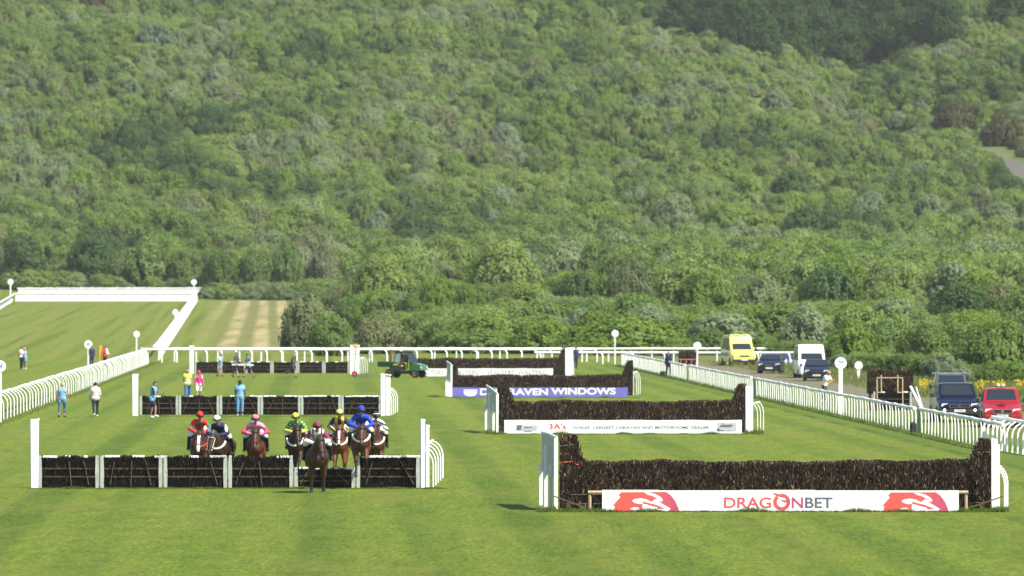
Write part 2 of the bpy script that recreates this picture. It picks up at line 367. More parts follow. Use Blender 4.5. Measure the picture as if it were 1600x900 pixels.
KINDS_T = ['mid green', 'olive', 'grey green', 'dark green', 'brownish', 'bright green', 'silver', 'deep wood', 'rusty']
PROTO = {}
for i, kd in enumerate(KINDS_T):
    L = []
    for s in range(4 if kd in ('mid green', 'olive') else 3):
        tall = (1.0, 1.25, .85, 1.1)[s]
        if kd == 'deep wood': tall = 1.6
        cm, lob = crown_mesh('crown', LEAF[kd], nl=(11, 15, 9, 13)[s] + (8 if kd == 'deep wood' else 0), nleaf=(9000 if kd == 'deep wood' else 11000), rz=tall, size=(.034 if kd != 'brownish' else .030), seed=i * 7 + s, spread=(1, .9, 1.15, 1)[s], dome=(.62, .4, .7, .3)[s] if kd != 'deep wood' else .2)
        L.append((cm, trunk_mesh('trunk', lob, .5 * tall, seed=i * 7 + s), tall))
    PROTO[kd] = L
def add_tree(kd, loc, wid, hgt, name, label, group=None, var=None, rz=None):
    cm, tm, tall = PROTO[kd][random.randrange(len(PROTO[kd])) if var is None else var % len(PROTO[kd])]
    o = empty(name, loc, random.uniform(0, 6.28) if rz is None else rz, label, 'tree' if name == 'tree' else 'bush', group)
    s = wid / 2
    o.scale = (s, s, hgt / (tall + .12))
    link('trunk', tm, o); link('crown', cm, o)
    return o
# bushes and trees one can single out in the photo: base pixel, width and height in photo pixels
SPECIAL = [
    (790, 470, 128, 78, 'olive', 'bush', 'big round olive bush, widest dome just above the middle of the rail'),
    (730, 492, 52, 42, 'bright green', 'bush', 'small fresh green bush at the foot of the big olive dome'),
    (684, 490, 66, 54, 'bright green', 'bush', 'fresh green round bush left of the big olive dome'),
    (640, 500, 46, 38, 'mid green', 'bush', 'small green bush squeezed beside the fresh green round bush'),
    (600, 478, 110, 66, 'olive', 'bush', 'broad pale olive bush behind the rail above the utility vehicle'),
    (480, 548, 96, 80, 'brownish', 'bush', 'brownish spreading bush at the edge of the cut hay field'),
    (520, 556, 74, 60, 'mid green', 'bush', 'green leafy bush in front of the brownish one by the hay field'),
    (590, 553, 92, 56, 'brownish', 'bush', 'brown tinged bush behind the rail near the green hoist frame'),
    (905, 486, 82, 56, 'dark green', 'bush', 'dark green bush right of the big olive dome'),
    (985, 486, 84, 74, 'brownish', 'bush', 'greyish brown bush behind the tall distance marker'),
    (1097, 500, 104, 66, 'bright green', 'tree', 'bright yellow green tree above the start of the parked vehicles'),
    (1195, 492, 90, 54, 'grey green', 'bush', 'pale grey bush right of the bright yellow green tree'),
    (1262, 553, 92, 66, 'grey green', 'bush', 'pale grey willow bush rising behind the white van'),
    (1300, 498, 110, 74, 'dark green', 'tree', 'broad dark tree above the pale grey willow bush'),
    (1330, 570, 92, 62, 'bright green', 'bush', 'bright green bush behind the two furlong marker'),
    (1385, 560, 80, 56, 'mid green', 'bush', 'leafy green bush just above the spare brush rack'),
    (1445, 572, 96, 62, 'mid green', 'bush', 'mid green bush behind the vehicle with roof bars'),
    (1560, 590, 120, 80, 'mid green', 'bush', 'large green bush behind the red pickup'),
    (1500, 512, 120, 62, 'dark green', 'tree', 'dark green tree up the slope above the blue pickup'),
    (1240, 316, 78, 46, 'dark green', 'tree', 'isolated dark rounded tree on the right hillside'),
    (1260, 372, 92, 44, 'dark green', 'tree', 'dark leafy tree below the isolated rounded one on the right'),
    (505, 462, 56, 76, 'brownish', 'tree', 'brownish grey tree at the far end of the hay field'),
    (450, 462, 60, 76, 'mid green', 'tree', 'green tree at the far end of the hay field beside the brownish one'),
    (395, 462, 70, 66, 'mid green', 'tree', 'tree standing at the top left corner of the hay field'),
    (345, 462, 62, 72, 'mid green', 'tree', 'tree just right of the corner of the far white rails'),
    (140, 446, 80, 68, 'dark green', 'tree', 'dark leafy tree behind the middle of the far white rails'),
    (230, 446, 86, 64, 'mid green', 'tree', 'wide green tree behind the far white rails'),
    (292, 446, 60, 56, 'mid green', 'tree', 'green tree behind the corner marker of the far white rails'),
    (35, 446, 84, 74, 'dark green', 'tree', 'dark tree behind the left end of the far white rails'),
    (700, 445, 46, 22, 'rusty', 'bush', 'rusty orange bush beside the big olive dome'),
    (790, 232, 52, 34, 'silver', 'bush', 'silvery white bush in the middle of the hillside'),
    (590, 366, 44, 34, 'silver', 'bush', 'pale silvery tree low on the hillside left of centre'),
    (240, 78, 70, 36, 'silver', 'bush', 'pale rounded bush high on the left hillside'),
    (145, 16, 50, 26, 'rusty', 'bush', 'dark rusty bush at the top edge of the left hillside'),
    (1490, 214, 74, 48, 'rusty', 'bush', 'rusty brown bush on the hillside left of the grey path'),
    (1565, 228, 70, 44, 'rusty', 'bush', 'rusty brown bush directly above the grey path'),
    (1210, 178, 60, 34, 'silver', 'bush', 'silver tinged bush on the hillside below the dark wood'),
    (880, 445, 90, 58, 'grey green', 'bush', 'pale rounded willow bush above and right of the olive dome'),
]
taken = []; shown = []
for (px, py, pw, ph, kd, nm, lb) in SPECIAL:
    p = hit(px, py); s = FPX / p.y
    add_tree(kd, p - Vector((0, 0, .1)), pw / s * 1.0, ph / s * 1.08, nm, lb, None, var=2 if nm == 'bush' and kd != 'silver' else None)
    taken.append((p.x, p.y, pw / s * .45)); shown.append((px, py, pw, ph, p.y))
# tall dark wood in the gully, upper right
WOOD = [(1062, 62), (1105, 70), (1150, 84), (1190, 95), (1235, 98), (1280, 104), (1325, 116), (1370, 104), (1405, 96), (1440, 88), (1475, 80), (1085, 44), (1130, 50), (1175, 56), (1220, 58), (1262, 62), (1305, 66), (1350, 66), (1395, 58), (1435, 52), (1470, 46), (1580, 50), (1600, 44)]
for i, (px, py) in enumerate(WOOD):
    p = hit(px, py); s = FPX / p.y
    add_tree('deep wood', p - Vector((0, 0, .4)), random.uniform(76, 96) / s, random.uniform(78, 100) / s, 'tree',
             'tall dark tree in the dense wood at the upper right of the hill', 'tall trees of the dark hillside wood')
    taken.append((p.x, p.y, 4.0))
# the scrub wood: nearest trees one by one, the far mass as one object
cand = []
y = 425.0
while y < 1760:
    st = 3.5 + (y - 425) / 1300 * .9
    x0, x1 = -170 / 1600 * 0 + (-120 - 800) * y / FPX, (1720 - 800) * y / FPX
    x = x0 + random.uniform(0, st)
    while x < x1:
        cx, cy = x + random.uniform(-.4, .4) * st, y + random.uniform(-.4, .4) * st
        cand.append((cx, cy)); x += st
    y += st
tk = np.array(taken); pts = []
for (x, y) in cand:
    u = x / y * FPX + 800
    if y < scrub_y(u) + 3 + random.uniform(0, 5): continue
    if np.any((tk[:, 0] - x) ** 2 + ((tk[:, 1] - y)) ** 2 < tk[:, 2] ** 2): continue
    z = gzf(x, y); v = YH + (HC - z) / y * FPX
    if v < -60: continue
    if y > 1200 and (path_d(x, y) < 5.5 or path_d(x, y + 16) < 5 or path_d(x, y + 32) < 4): continue
    # a wood's species run in drifts
    n1 = mnoise.noise(Vector((x * .035, y * .022, 3))); n2 = mnoise.noise(Vector((x * .06, y * .04, 9))); n3 = random.gauss(0, .16)
    q = n1 + n3
    kd = 'dark green' if q < -.38 else 'mid green' if q < -.02 else 'olive' if q < .26 else 'brownish' if q < .36 else 'grey green'
    if n2 + random.gauss(0, .2) > .46: kd = 'bright green'
    if random.random() < .02: kd = 'silver'
    if 1330 < u < 1640 and 110 < v < 170: kd = random.choice(['mid green', 'mid green', 'dark green'])
    if u > 1480 and 190 < v < 240 and random.random() < .3: kd = 'rusty'
    wid = random.choice([random.uniform(2.5, 4.5), random.uniform(4.0, 6.5), random.uniform(5.5, 10)]) * (1 + .3 * n2); h = min(wid * random.uniform(.5, .95), 6.6)
    if 1050 < u < 1560 and v < 150 and v > 60: h *= .8
    h *= 1 - .45 * (1 - smooth(0, 70, y - scrub_y(u)))
    k_ = 1 - .22 * float(smooth(1180, 1450, y)); wid *= k_; h *= k_
    if u > 600 and 640 < y < 1100 and random.random() < .25: h *= .55
    if y < 640: wid *= .75; h = min(h, wid * .7)
    sp_ = FPX / y; ok = True
    for (qx, qy, qw, qh, qY) in shown:      # keep the bushes one can single out in view
        if y < qY and abs(u - qx) < (qw / 2 + wid * sp_ / 2) * .8 and v - h * sp_ < qy - .30 * qh:
            h = (v - qy + .30 * qh) / sp_
            if h < .9: ok = False; break
            wid = min(wid, h * 1.9)
    if not ok: continue
    if y > 1150:
        for kk in range(6, 66, 6):
            if path_d(x, y + kk) < 3.5: h = min(h, .075 * kk); wid = min(wid, max(1.2, h * 2)); break
    pts.append((y, x, z, u, v, kd, wid, h))
pts.sort()
ZONE = []
def zone(u, v):
    if u > 1180 and v > 490: return 'scrub beside the parked vehicles'
    if v > 440: return 'thicket just beyond the far white rail'
    return 'lower slope of the wooded hill'
NIND = 238
vis = [q for q in pts if -40 < q[3] < 1640]
ind = set(id(q) for q in vis[:NIND]); rest = [q for q in pts if id(q) not in ind]
for q in vis[:NIND]:
    y, x, z, u, v, kd, wid, h = q
    nm = 'tree' if h > 4.6 else 'bush'
    zn = zone(u, v); art = {'silver': 'silvery', 'brownish': 'brownish olive', 'olive': 'olive green'}.get(kd, kd)
    add_tree(kd, (x, y, z - .1), wid, h, nm, f'{art} {nm} among similar ones in the {zn}', f'{art} {nm} plants in the {zn}')
# far mass: points carrying kind, size and spin; geometry nodes put the crowns on them
flat = [(k, j) for k in KINDS_T for j in range(len(PROTO[k]))]
me = bpy.data.meshes.new('scrub_wood'); me.from_pydata([(q[1], q[0], q[2] - .1) for q in rest], [], [])
kidx, sc3, rot = [], [], []
for q in rest:
    opts = [i for i, (k, j) in enumerate(flat) if k == q[5]]; i = random.choice(opts); kidx.append(i)
    tall = PROTO[flat[i][0]][flat[i][1]][2]; sc3 += [q[6] / 2, q[6] / 2, q[7] / (tall + .12)]; rot += [0, 0, random.uniform(0, 6.28)]
a = me.attributes.new('kidx', 'INT', 'POINT'); a.data.foreach_set('value', kidx)
a = me.attributes.new('sc', 'FLOAT_VECTOR', 'POINT'); a.data.foreach_set('vector', sc3)
a = me.attributes.new('rot', 'FLOAT_VECTOR', 'POINT'); a.data.foreach_set('vector', rot)
so = link('scrub_wood', me); tag(so, 'dense mixed scrub woodland covering the hillside', 'woodland', None, 'stuff')
# each crown shape is taken from a tree that stands in the scene
src = {}
for o in bpy.data.objects:
    if o.type == 'MESH' and o.name.split('.')[0] == 'crown' and o.data.name not in src: src[o.data.name] = o
ng = bpy.data.node_groups.new('scrub_wood', 'GeometryNodeTree'); ng.is_modifier = True
ng.interface.new_socket('Geometry', in_out='INPUT', socket_type='NodeSocketGeometry'); ng.interface.new_socket('Geometry', in_out='OUTPUT', socket_type='NodeSocketGeometry')
gi, go = ng.nodes.new('NodeGroupInput'), ng.nodes.new('NodeGroupOutput')
for q_kd in KINDS_T:       # every shape must stand somewhere: give missing ones a place at the wood's edge
    for j, (cm, tm, tall) in enumerate(PROTO[q_kd]):
        if cm.name not in src:
            p = hit(random.uniform(100, 900), random.uniform(330, 430)); q = add_tree(q_kd, p, 6.0, 5.0, 'tree', f'{q_kd} tree within the woodland on the hillside', f'{q_kd} hillside trees', var=j)
            src[cm.name] = q.children[1] if q.children[1].name.startswith('crown') else q.children[0]
gj = ng.nodes.new('GeometryNodeGeometryToInstance')
gjoin = None
names = [PROTO[k][j][0].name for k, j in flat]
for nme in reversed(names):   # multi-input sockets stack in reverse
    oi = ng.nodes.new('GeometryNodeObjectInfo'); oi.inputs['Object'].default_value = src[nme]; oi.inputs['As Instance'].default_value = True
    oi.transform_space = 'ORIGINAL'; ng.links.new(oi.outputs['Geometry'], gj.inputs[0])
iop = ng.nodes.new('GeometryNodeInstanceOnPoints'); iop.inputs['Pick Instance'].default_value = True
def natt(nm, dt):
    n = ng.nodes.new('GeometryNodeInputNamedAttribute'); n.data_type = dt; n.inputs['Name'].default_value = nm; return n.outputs['Attribute']
ng.links.new(gi.outputs[0], iop.inputs['Points']); ng.links.new(gj.outputs[0], iop.inputs['Instance'])
ng.links.new(natt('kidx', 'INT'), iop.inputs['Instance Index']); ng.links.new(natt('sc', 'FLOAT_VECTOR'), iop.inputs['Scale'])
e2r = ng.nodes.new('FunctionNodeEulerToRotation'); ng.links.new(natt('rot', 'FLOAT_VECTOR'), e2r.inputs[0]); ng.links.new(e2r.outputs[0], iop.inputs['Rotation'])
ng.links.new(iop.outputs[0], go.inputs[0])
so.modifiers.new('scatter', 'NODES').node_group = ng
print('TREES', len(vis[:NIND]), 'MASS', len(rest))
# ------------------------------------------------------------------ shared materials
WHITE = pm('white_plastic', (.80, .81, .80), rough=.45, var=.05, scale=3, dirt=(.62, .65, .58))
WHITEW = pm('white_wood', (.80, .80, .77), rough=.6, var=.06, scale=4, dirt=(.55, .56, .48))
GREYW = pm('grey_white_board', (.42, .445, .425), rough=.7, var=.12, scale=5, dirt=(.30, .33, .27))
TAN = pm('bare_timber', (.42, .33, .19), rough=.8, var=.25, scale=8)
DKT = pm('dark_timber', (.10, .072, .038), rough=.85, var=.3, scale=8)
BIRCH = island_mat('birch_twigs', [(0, (.012, .008, .006)), (.45, (.032, .019, .014)), (.8, (.075, .043, .030)), (.93, (.15, .095, .06)), (1, (.42, .32, .19))])
BIRCHD = island_mat('dark_birch_twigs', [(0, (.004, .004, .004)), (.6, (.010, .008, .007)), (.9, (.024, .018, .013)), (1, (.12, .09, .055))])
BIRCH2 = island_mat('pale_birch_twigs', [(0, (.022, .014, .010)), (.4, (.055, .034, .024)), (.8, (.115, .070, .048)), (.93, (.20, .13, .08)), (1, (.46, .36, .22))])
CORE = pm('brush_core', (.010, .008, .007), rough=1, var=.3)
INK = pm('ink_black', (.02, .02, .025), rough=.5)

# ------------------------------------------------------------------ running rails
def post_mesh(h, ov, wy, th=.05, name='post'):
    pth = [(0, -.1), (0, h * .62), (ov * .10, h * .75), (ov * .34, h * .87), (ov * .68, h * .95), (ov * 1.0, h * .985)]
    v, f = [], []
    for i, (x, z) in enumerate(pth):
        a = pth[max(i - 1, 0)]; b = pth[min(i + 1, len(pth) - 1)]; d = Vector((b[0] - a[0], b[1] - a[1])).normalized(); n = (-d.y, d.x)
        for sx, sy in ((-1, -1), (1, -1), (1, 1), (-1, 1)):
            v.append((x + n[0] * sx * th / 2, sy * wy / 2, z + n[1] * sx * th / 2))
    for i in range(len(pth) - 1):
        for j in range(4): f.append((i * 4 + j, i * 4 + (j + 1) % 4, i * 4 + 4 + (j + 1) % 4, i * 4 + 4 + j))
    k = (len(pth) - 1) * 4; f += [(3, 2, 1, 0), (k, k + 1, k + 2, k + 3)]
    return mesh_of(name, v, f, WHITE)
def rail(pts, h, ov, ovdir, spacing, wy, label, group=None, rw=.085, rh=.075, wob=.02, zfn=gzf, maxn=100, th=.05):
    """pts: ground line; posts bend over by ov towards ovdir (unit xy) and carry the top rail"""
    pts = [Vector((p[0], p[1], 0)) for p in pts]; seg = [(b - a).length for a, b in zip(pts, pts[1:])]; tot = sum(seg)
    n = max(2, min(maxn, int(tot / spacing) + 1)); ps = []
    for i in range(n):
        d = tot * i / (n - 1); k = 0
        while k < len(seg) - 1 and d > seg[k]: d -= seg[k]; k += 1
        ps.append(pts[k].lerp(pts[k + 1], min(1, d / seg[k])))
    o0 = Vector((ps[0].x, ps[0].y, zfn(ps[0].x, ps[0].y)))
    root = empty('running_rail', o0, 0, label, 'rail', group)
    od = Vector((ovdir[0], ovdir[1], 0)).normalized(); ang = math.atan2(od.y, od.x)
    pm_ = post_mesh(h, ov, wy, th); line = []
    for p in ps:
        z = zfn(p.x, p.y); s = 1 + random.uniform(-wob, wob)
        q = link('post', pm_, root, Vector((p.x, p.y, z)) - o0); q.rotation_euler = (0, random.uniform(-.03, .03), ang + random.uniform(-.06, .06)); q.scale = (1, 1, s)
        line.append(Vector((p.x, p.y, z + h * s)) + od * ov - o0)
    ext = (line[0] - line[1]).normalized() * .3; line = [line[0] + ext] + line + [line[-1] - ext]
    b = MB(); v = []; m = 10
    for i, p in enumerate(line):
        t = (line[min(i + 1, len(line) - 1)] - line[max(i - 1, 0)]); sd = Vector((t.y, -t.x, 0)).normalized()
        for j in range(m):
            a = 2 * math.pi * j / m; v.append(p + sd * math.cos(a) * rw + Vector((0, 0, math.sin(a) * rh)))
    k = len(line); f = [(i * m + j, i * m + (j + 1) % m, (i + 1) * m + (j + 1) % m, (i + 1) * m + j) for i in range(k - 1) for j in range(m)]
    f += [tuple(range(m - 1, -1, -1)), tuple((k - 1) * m + j for j in range(m))]
    b.add(v, f); b.build('top_rail', WHITE, root, smooth=True, angle=60)
    return root
XL = lambda y: -24.3 - (y - 324) * .0263
rail([(XL(282), 282), (XL(430), 430)], 1.24, .42, (-1, -.15), 3.5, .10, 'white left-hand running rail, near half, coming toward the camera', 'left side running rails', maxn=100)
rail([(XL(432.4), 432.4), (XL(586), 586), (-32.3, 602)], 1.24, .42, (-1, -.15), 3.0, .10, 'white left-hand running rail, far half, ending at the bend', 'left side running rails')
def XRp(a, b): return [(xr(y), y) for y in np.linspace(a, b, 6)]
G_ = 'right side running rails'
rail(XRp(262, 297), 1.06, .07, (-1, -.1), 1.5, .065, 'white right-hand rail section nearest the camera beside the red pickup', G_, th=.045, rw=.09)
rail(XRp(300, 405), 1.04, .07, (-1, -.1), 1.65, .065, 'white right-hand rail section beside the spare brush rack', G_, th=.045, rw=.09)
rail(XRp(409, 476), 1.04, .07, (-1, -.1), 1.6, .065, 'white right-hand rail section between the standing suited man and the second brush fence', G_, th=.045, rw=.09)
rail(XRp(480, 577), 1.04, .07, (-1, -.1), 1.6, .065, 'white right-hand rail section farthest away, behind the suited man', G_, th=.045, rw=.09)
rail([(18.6, 270), (19.3, 258), (21.0, 240), (23, 222)], 1.18, .45, (1, .1), 1.5, .06, 'short white rail leaning outward across the near right-hand rail', None, th=.06)
rail([(-32.2, 602), (-18, 602.5), (7.5, 603)], 1.14, .40, (-.75, .66), 1.32, .12, 'white rail across the bend with curved posts, behind the far hurdles', 'rails across the far bend', rw=.12, rh=.12, wob=.01)
rail([(-30, 607), (24, 606)], 1.16, .05, (0, -1), 1.9, .11, 'straight-posted white rail just behind the curved one across the bend', 'rails across the far bend', rw=.10, rh=.10, wob=.01)
rail([(2.5, 588), (11, 586.5), (26.5, 585)], .98, .32, (-.8, .6), 2.5, .14, 'white rail in front of the bend, passing behind the yellow ambulance', 'rails across the far bend', rw=.12, rh=.10, wob=.01)
# the far straight going uphill
A0, A1 = (-32.0, 618), (-51.6, 1120)
def LN(a, b, t0, t1): return [(a[0] + (b[0] - a[0]) * t, a[1] + (b[1] - a[1]) * t) for t in np.linspace(t0, t1, 12)]
Gs = 'rails of the uphill straight'
rail(LN(A0, A1, 0, .42), 1.30, .40, (-1, 0), 2.1, .14, 'white rail climbing the uphill straight, lower half', Gs, rw=.12, rh=.10)
rail(LN(A0, A1, .424, 1), 1.30, .40, (-1, 0), 2.8, .16, 'white rail climbing the uphill straight, upper half to the corner marker', Gs, rw=.12, rh=.10)
rail([(-70, 900), (-75.2, 1000), (-81.8, 1118)], 1.25, .35, (1, 0), 2.4, .14, 'white rail at the far left edge of the uphill straight', Gs, rw=.12, rh=.1)
rail([(-81.4, 1121), (-52, 1122)], 1.26, .03, (0, -1), .3, .29, 'dense white rail closing the top of the uphill straight, front row', 'rails closing the uphill straight', rw=.12, rh=.1, wob=.03)
rail([(-84.2, 1166), (-53.4, 1167)], 1.5, .03, (0, -1), .3, .30, 'dense white rail closing the top of the uphill straight, row behind', 'rails closing the uphill straight', rw=.12, rh=.1, wob=.03)

# ------------------------------------------------------------------ writing
def text_mesh(txt, mat, wid, hgt, bold=0.0, shear=0.0, name='lettering', space=1.0, thick=.002):
    cu = bpy.data.curves.new('t', 'FONT'); cu.body = txt; cu.offset = bold; cu.shear = shear; cu.space_character = space; cu.extrude = .02
    cu.align_x = 'LEFT'; o = bpy.data.objects.new('t', cu); COL.objects.link(o)
    dg = bpy.context.evaluated_depsgraph_get(); me = bpy.data.meshes.new_from_object(o.evaluated_get(dg))
    bpy.data.objects.remove(o); bpy.data.curves.remove(cu)
    n = len(me.vertices); co = np.empty(n * 3, dtype=np.float32); me.vertices.foreach_get('co', co); co = co.reshape(-1, 3)
    lo, hi = co.min(0), co.max(0)
    out = np.empty_like(co); out[:, 0] = (co[:, 0] - (lo[0] + hi[0]) / 2) / (hi[0] - lo[0]) * wid; out[:, 2] = (co[:, 1] - (lo[1] + hi[1]) / 2) / (hi[1] - lo[1]) * hgt
    out[:, 1] = -(co[:, 2] - lo[2]) / (hi[2] - lo[2]) * thick
    me.vertices.foreach_set('co', out.ravel()); me.materials.clear(); me.materials.append(mat); me.name = name; me.update(); return me

# ------------------------------------------------------------------ brush fences
def slivers(b, n, fx, top, yf, depth, x0, x1, zmin=0.0, wl=(.010, .024), hl=(.05, .16), tilt=.3, rnd=random, two=False):
    for _ in range(n):
        x = rnd.uniform(x0, x1); t = top(x); z = rnd.uniform(zmin, t); h = rnd.uniform(*hl); w_ = rnd.uniform(*wl)
        y = yf - rnd.uniform(0, .05); dx = rnd.gauss(0, tilt) * h; dy = rnd.gauss(0, .3) * h - .02
        z1 = min(z + h, t + rnd.uniform(-.02, .06)); z0 = max(zmin, z1 - h)
        b.add([(x - w_ / 2, y, z0), (x + w_ / 2, y, z0), (x + dx + w_ / 2, y + dy, z1), (x + dx - w_ / 2, y + dy, z1)], [(0, 1, 2, 3)], 2 if two and math.sin(x * 5.3 + math.sin(x * 2.1) * 2) + .8 * math.sin(z * 6 + x * 3) + rnd.gauss(0, .7) > 1.6 else 1)
def top_slivers(b, n, top, y0, y1, x0, x1, hl=(.06, .16), rnd=random):
    for _ in range(n):
        x = rnd.uniform(x0, x1); t = top(x); y = rnd.uniform(y0, y1); h = rnd.uniform(*hl); w_ = rnd.uniform(.014, .032)
        a = rnd.uniform(0, 3.14); c, s = math.cos(a) * w_ / 2, math.sin(a) * w_ / 2; dx, dy = rnd.gauss(0, .25) * h, rnd.gauss(0, .25) * h
        b.add([(x - c, y - s, t - .1), (x + c, y + s, t - .1), (x + c + dx, y + s + dy, t - .02 + h * .6), (x - c + dx, y - s + dy, t - .02 + h * .6)], [(0, 1, 2, 3)], 1)
def brush_part(parent, L, prof, depth, dens, name='brush'):
    """prof(x) = top height at x in 0..L; packed birch with a dark core"""
    b = MB(); nn = max(8, int(L / .12)); v, f = [], []
    for i in range(nn + 1):
        x = L * i / nn; t = prof(x) - .05; v += [(x, -depth / 2, -.05), (x, -depth / 2 + .02, t), (x, depth / 2 - .12, t), (x, depth / 2 + .35, -.05)]
    for i in range(nn):
        for j in range(4): f.append((i * 4 + j, i * 4 + (j + 1) % 4, i * 4 + 4 + (j + 1) % 4, i * 4 + 4 + j))
    f += [(0, 1, 2, 3), tuple(nn * 4 + j for j in (3, 2, 1, 0))]; b.add([(p[0], p[1], p[2]) for p in v], f, 0)
    slivers(b, int(dens * 1.9 * L), None, prof, -depth / 2 - .005, depth, 0, L, two=True)
    top_slivers(b, int(dens * L * .45), prof, -depth / 2, depth / 2 - .1, 0, L, hl=(.05, .18))
    # side faces
    for sx in (0, L):
        for _ in range(int(dens * .8)):
            t = prof(sx); z = random.uniform(0, t - .05); y = random.uniform(-depth / 2, depth / 2 - .1); h = random.uniform(.1, .3); w_ = random.uniform(.012, .03); o = (-.01 if sx == 0 else .01)
            b.add([(sx + o, y - w_, z), (sx + o, y + w_, z), (sx + o * 2, y + w_, min(z + h, t)), (sx + o * 2, y - w_, min(z + h, t))], [(0, 1, 2, 3)], 1)
    return b.build(name, [CORE, BIRCH, BIRCH2], parent)
def fence_profile(L, hm, lw, lh, rw_, rh_, sag=.03):
    def prof(x):
        a = lh + (hm - lh) * float(smooth(lw * .55, lw * 1.0, x)) if x < lw * 1.4 else hm
        b_ = rh_ + (hm - rh_) * float(smooth(rw_ * .5, rw_ * 1.15, L - x)) if L - x < rw_ * 1.4 else hm
        t = a if x < L / 2 else b_
        t += .05 * math.exp(-((L - x - rw_) / 1.2) ** 2) * (1 if t == hm else 0)
        return t + sag * .6 * math.sin(x * .9 + L) + .014 * math.sin(x * 7.1) + .02 * math.sin(x * 2.3 + 1)
    return prof
EMB = None
def wing_board(kind, base, near_h, far_h, dx, dy, label, group, nup=4, arcs=4, arc_h=1.15, tall_w=.16):
    """white wing at a fence end, flaring away from it; 'left' shows the shaded inner panel, 'right' the lit board and curved rail posts"""
    dxe = dx + base.x / base.y * dy
    root = empty('fence_wing', base, 0, label, 'fence wing', group)
    if kind == 'left':
        b = MB(); q0, q1 = Vector((0, 0, 0)), Vector((-dx, dy, 0)); th = Vector((.035, 0, 0))
        v = [q0 + Vector((0, 0, .9)), q1 + Vector((0, 0, 1.0)), q1 + Vector((0, 0, far_h)), q0 + Vector((0, 0, near_h))]
        b.add(v + [p + th for p in v], [(0, 1, 2, 3), (7, 6, 5, 4), (0, 4, 5, 1), (1, 5, 6, 2), (2, 6, 7, 3), (3, 7, 4, 0)])
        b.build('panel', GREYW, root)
        c = MB(); c.tube([q0 + Vector((0, -.02, near_h)), q0.lerp(q1, .5) + Vector((0, 0, (near_h + far_h) / 2 + .03)), q1 + Vector((0, 0, far_h))], .035, 6); c.build('cap_rail', WHITE, root, smooth=True)
        for i in range(nup):
            t = i / (nup - 1); p = q0.lerp(q1, t); h = (near_h * .99, 1.25, 1.75, 1.2)[i % 4]
            u = MB(); u.box((p.x - .03, p.y - .06, h / 2 - .05), (.105, .05, h + .1), bev=.012); u.build('upright', WHITE, root)
    else:
        b = MB(); b.add([(-tall_w / 2, -.03, -.1), (tall_w / 2, -.03, -.1), (tall_w / 2 * 1.05, -.03, near_h), (-tall_w / 2 * 1.05, -.03, near_h + .05),
                         (-tall_w / 2, .03, -.1), (tall_w / 2, .03, -.1), (tall_w / 2 * 1.05, .03, near_h), (-tall_w / 2 * 1.05, .03, near_h + .05)],
                        [(0, 1, 2, 3), (5, 4, 7, 6), (1, 5, 6, 2), (4, 0, 3, 7), (3, 2, 6, 7), (0, 4, 5, 1)])
        b.build('board', WHITEW, root)
        u = MB(); u.box((tall_w / 2 + .05, .5, far_h / 2 - .05), (.09, .05, far_h + .1), bev=.012); u.build('upright', WHITE, root)
        cm = post_mesh(arc_h, .20, .05, .035)
        for i in range(arcs):
            t = (i + 1) / arcs; p = Vector((tall_w / 2 + .15 + dxe * t, dy * t, 0)); q = link('post', cm, root, p); q.rotation_euler = (0, 0, math.pi)
        pr = [Vector((tall_w / 2 + .15 + dxe * t - .20, dy * t + .02, arc_h)) for t in (.0, .5, 1.05)]
        c = MB(); c.tube(pr, .03, 8); c.build('top_rail', WHITE, root, smooth=True)
    return root
def brush_fence(x0, x1, py, hm, lh, rh, lw, rw_, label, dens=520, rot=0.0, depth=.9):
    p0, p1 = P(x0, py), P(x1, py); L = (p1 - p0).length
    root = empty('brush_fence', p0 + Vector((0, depth / 2 + .05, 0)), rot, label, 'brush fence')
    brush_part(root, L, fence_profile(L, hm, lw, lh, rw_, rh), depth, dens)
    return root, L
Gw = 'white wings of the brush fences'
# --- first (nearest) fence
S1 = FPX / P(0, 798).y
r1, L1 = brush_fence(875, 1549, 797, 1.30, 2.03, 1.96, .72, .55, 'nearest dark birch brush fence, behind the red and white dragon board', dens=1050)
bt = MB()
for z, x0_, x1_ in ((.17, .15, L1 - .15), (.43, .3, L1 - .25)): bt.tube([(x0_, -.5, z), (x1_, -.5, z + .03)], .02, 6)
bt.build('binding_pole', DKT, r1)
tw = MB(); tw.tube([(-.02, -.47, 1.33), (.35, -.49, 1.36)], .018, 6); tw.tube([(.42, -.49, 1.30), (.62, -.48, 1.25)], .016, 6); tw.build('orange_twine', pm('orange_twine', (.75, .14, .04), rough=.7), r1)
tw = MB(); tw.tube([(.0, -.47, 1.80), (.4, -.49, 1.84)], .012, 5); tw.tube([(L1 - .5, -.48, 1.62), (L1 - .05, -.48, 1.63)], .012, 5); tw.build('binding_wire', pm('binding_wire', (.35, .32, .28)), r1)
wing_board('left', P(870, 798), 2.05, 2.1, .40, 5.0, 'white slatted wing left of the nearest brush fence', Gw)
wing_board('right', P(1554, 798), 2.0, 1.85, .14, 3.4, 'white wing right of the nearest brush fence', Gw, arcs=3, arc_h=1.15, tall_w=.17)
def timber_frame(px0, px1, py, label, post_at):
    p0, p1 = P(px0, py), P(px1, py); o = empty('take_off_rail', p0, 0, label, 'rail', 'timber rail ends beside the board')
    d = (p1 - p0).length
    b = MB(); b.tube([(0, .03, .53), (d, .03, .53)], .05, 8); b.build('rail', TAN, o, smooth=True)
    b = MB(); b.tube([(post_at * d, .06, -.1), (post_at * d, .06, .5)], .045, 8); b.build('post', TAN, o, smooth=True)
    b = MB(); b.bar((post_at * d, .12, .06), (post_at * d + (1.05 if post_at > .5 else -1.0), .12, .42), .035, .035); b.build('brace', DKT, o)
timber_frame(919, 945, 799, 'bare timber rail end and post at the left of the dragon board', .1)
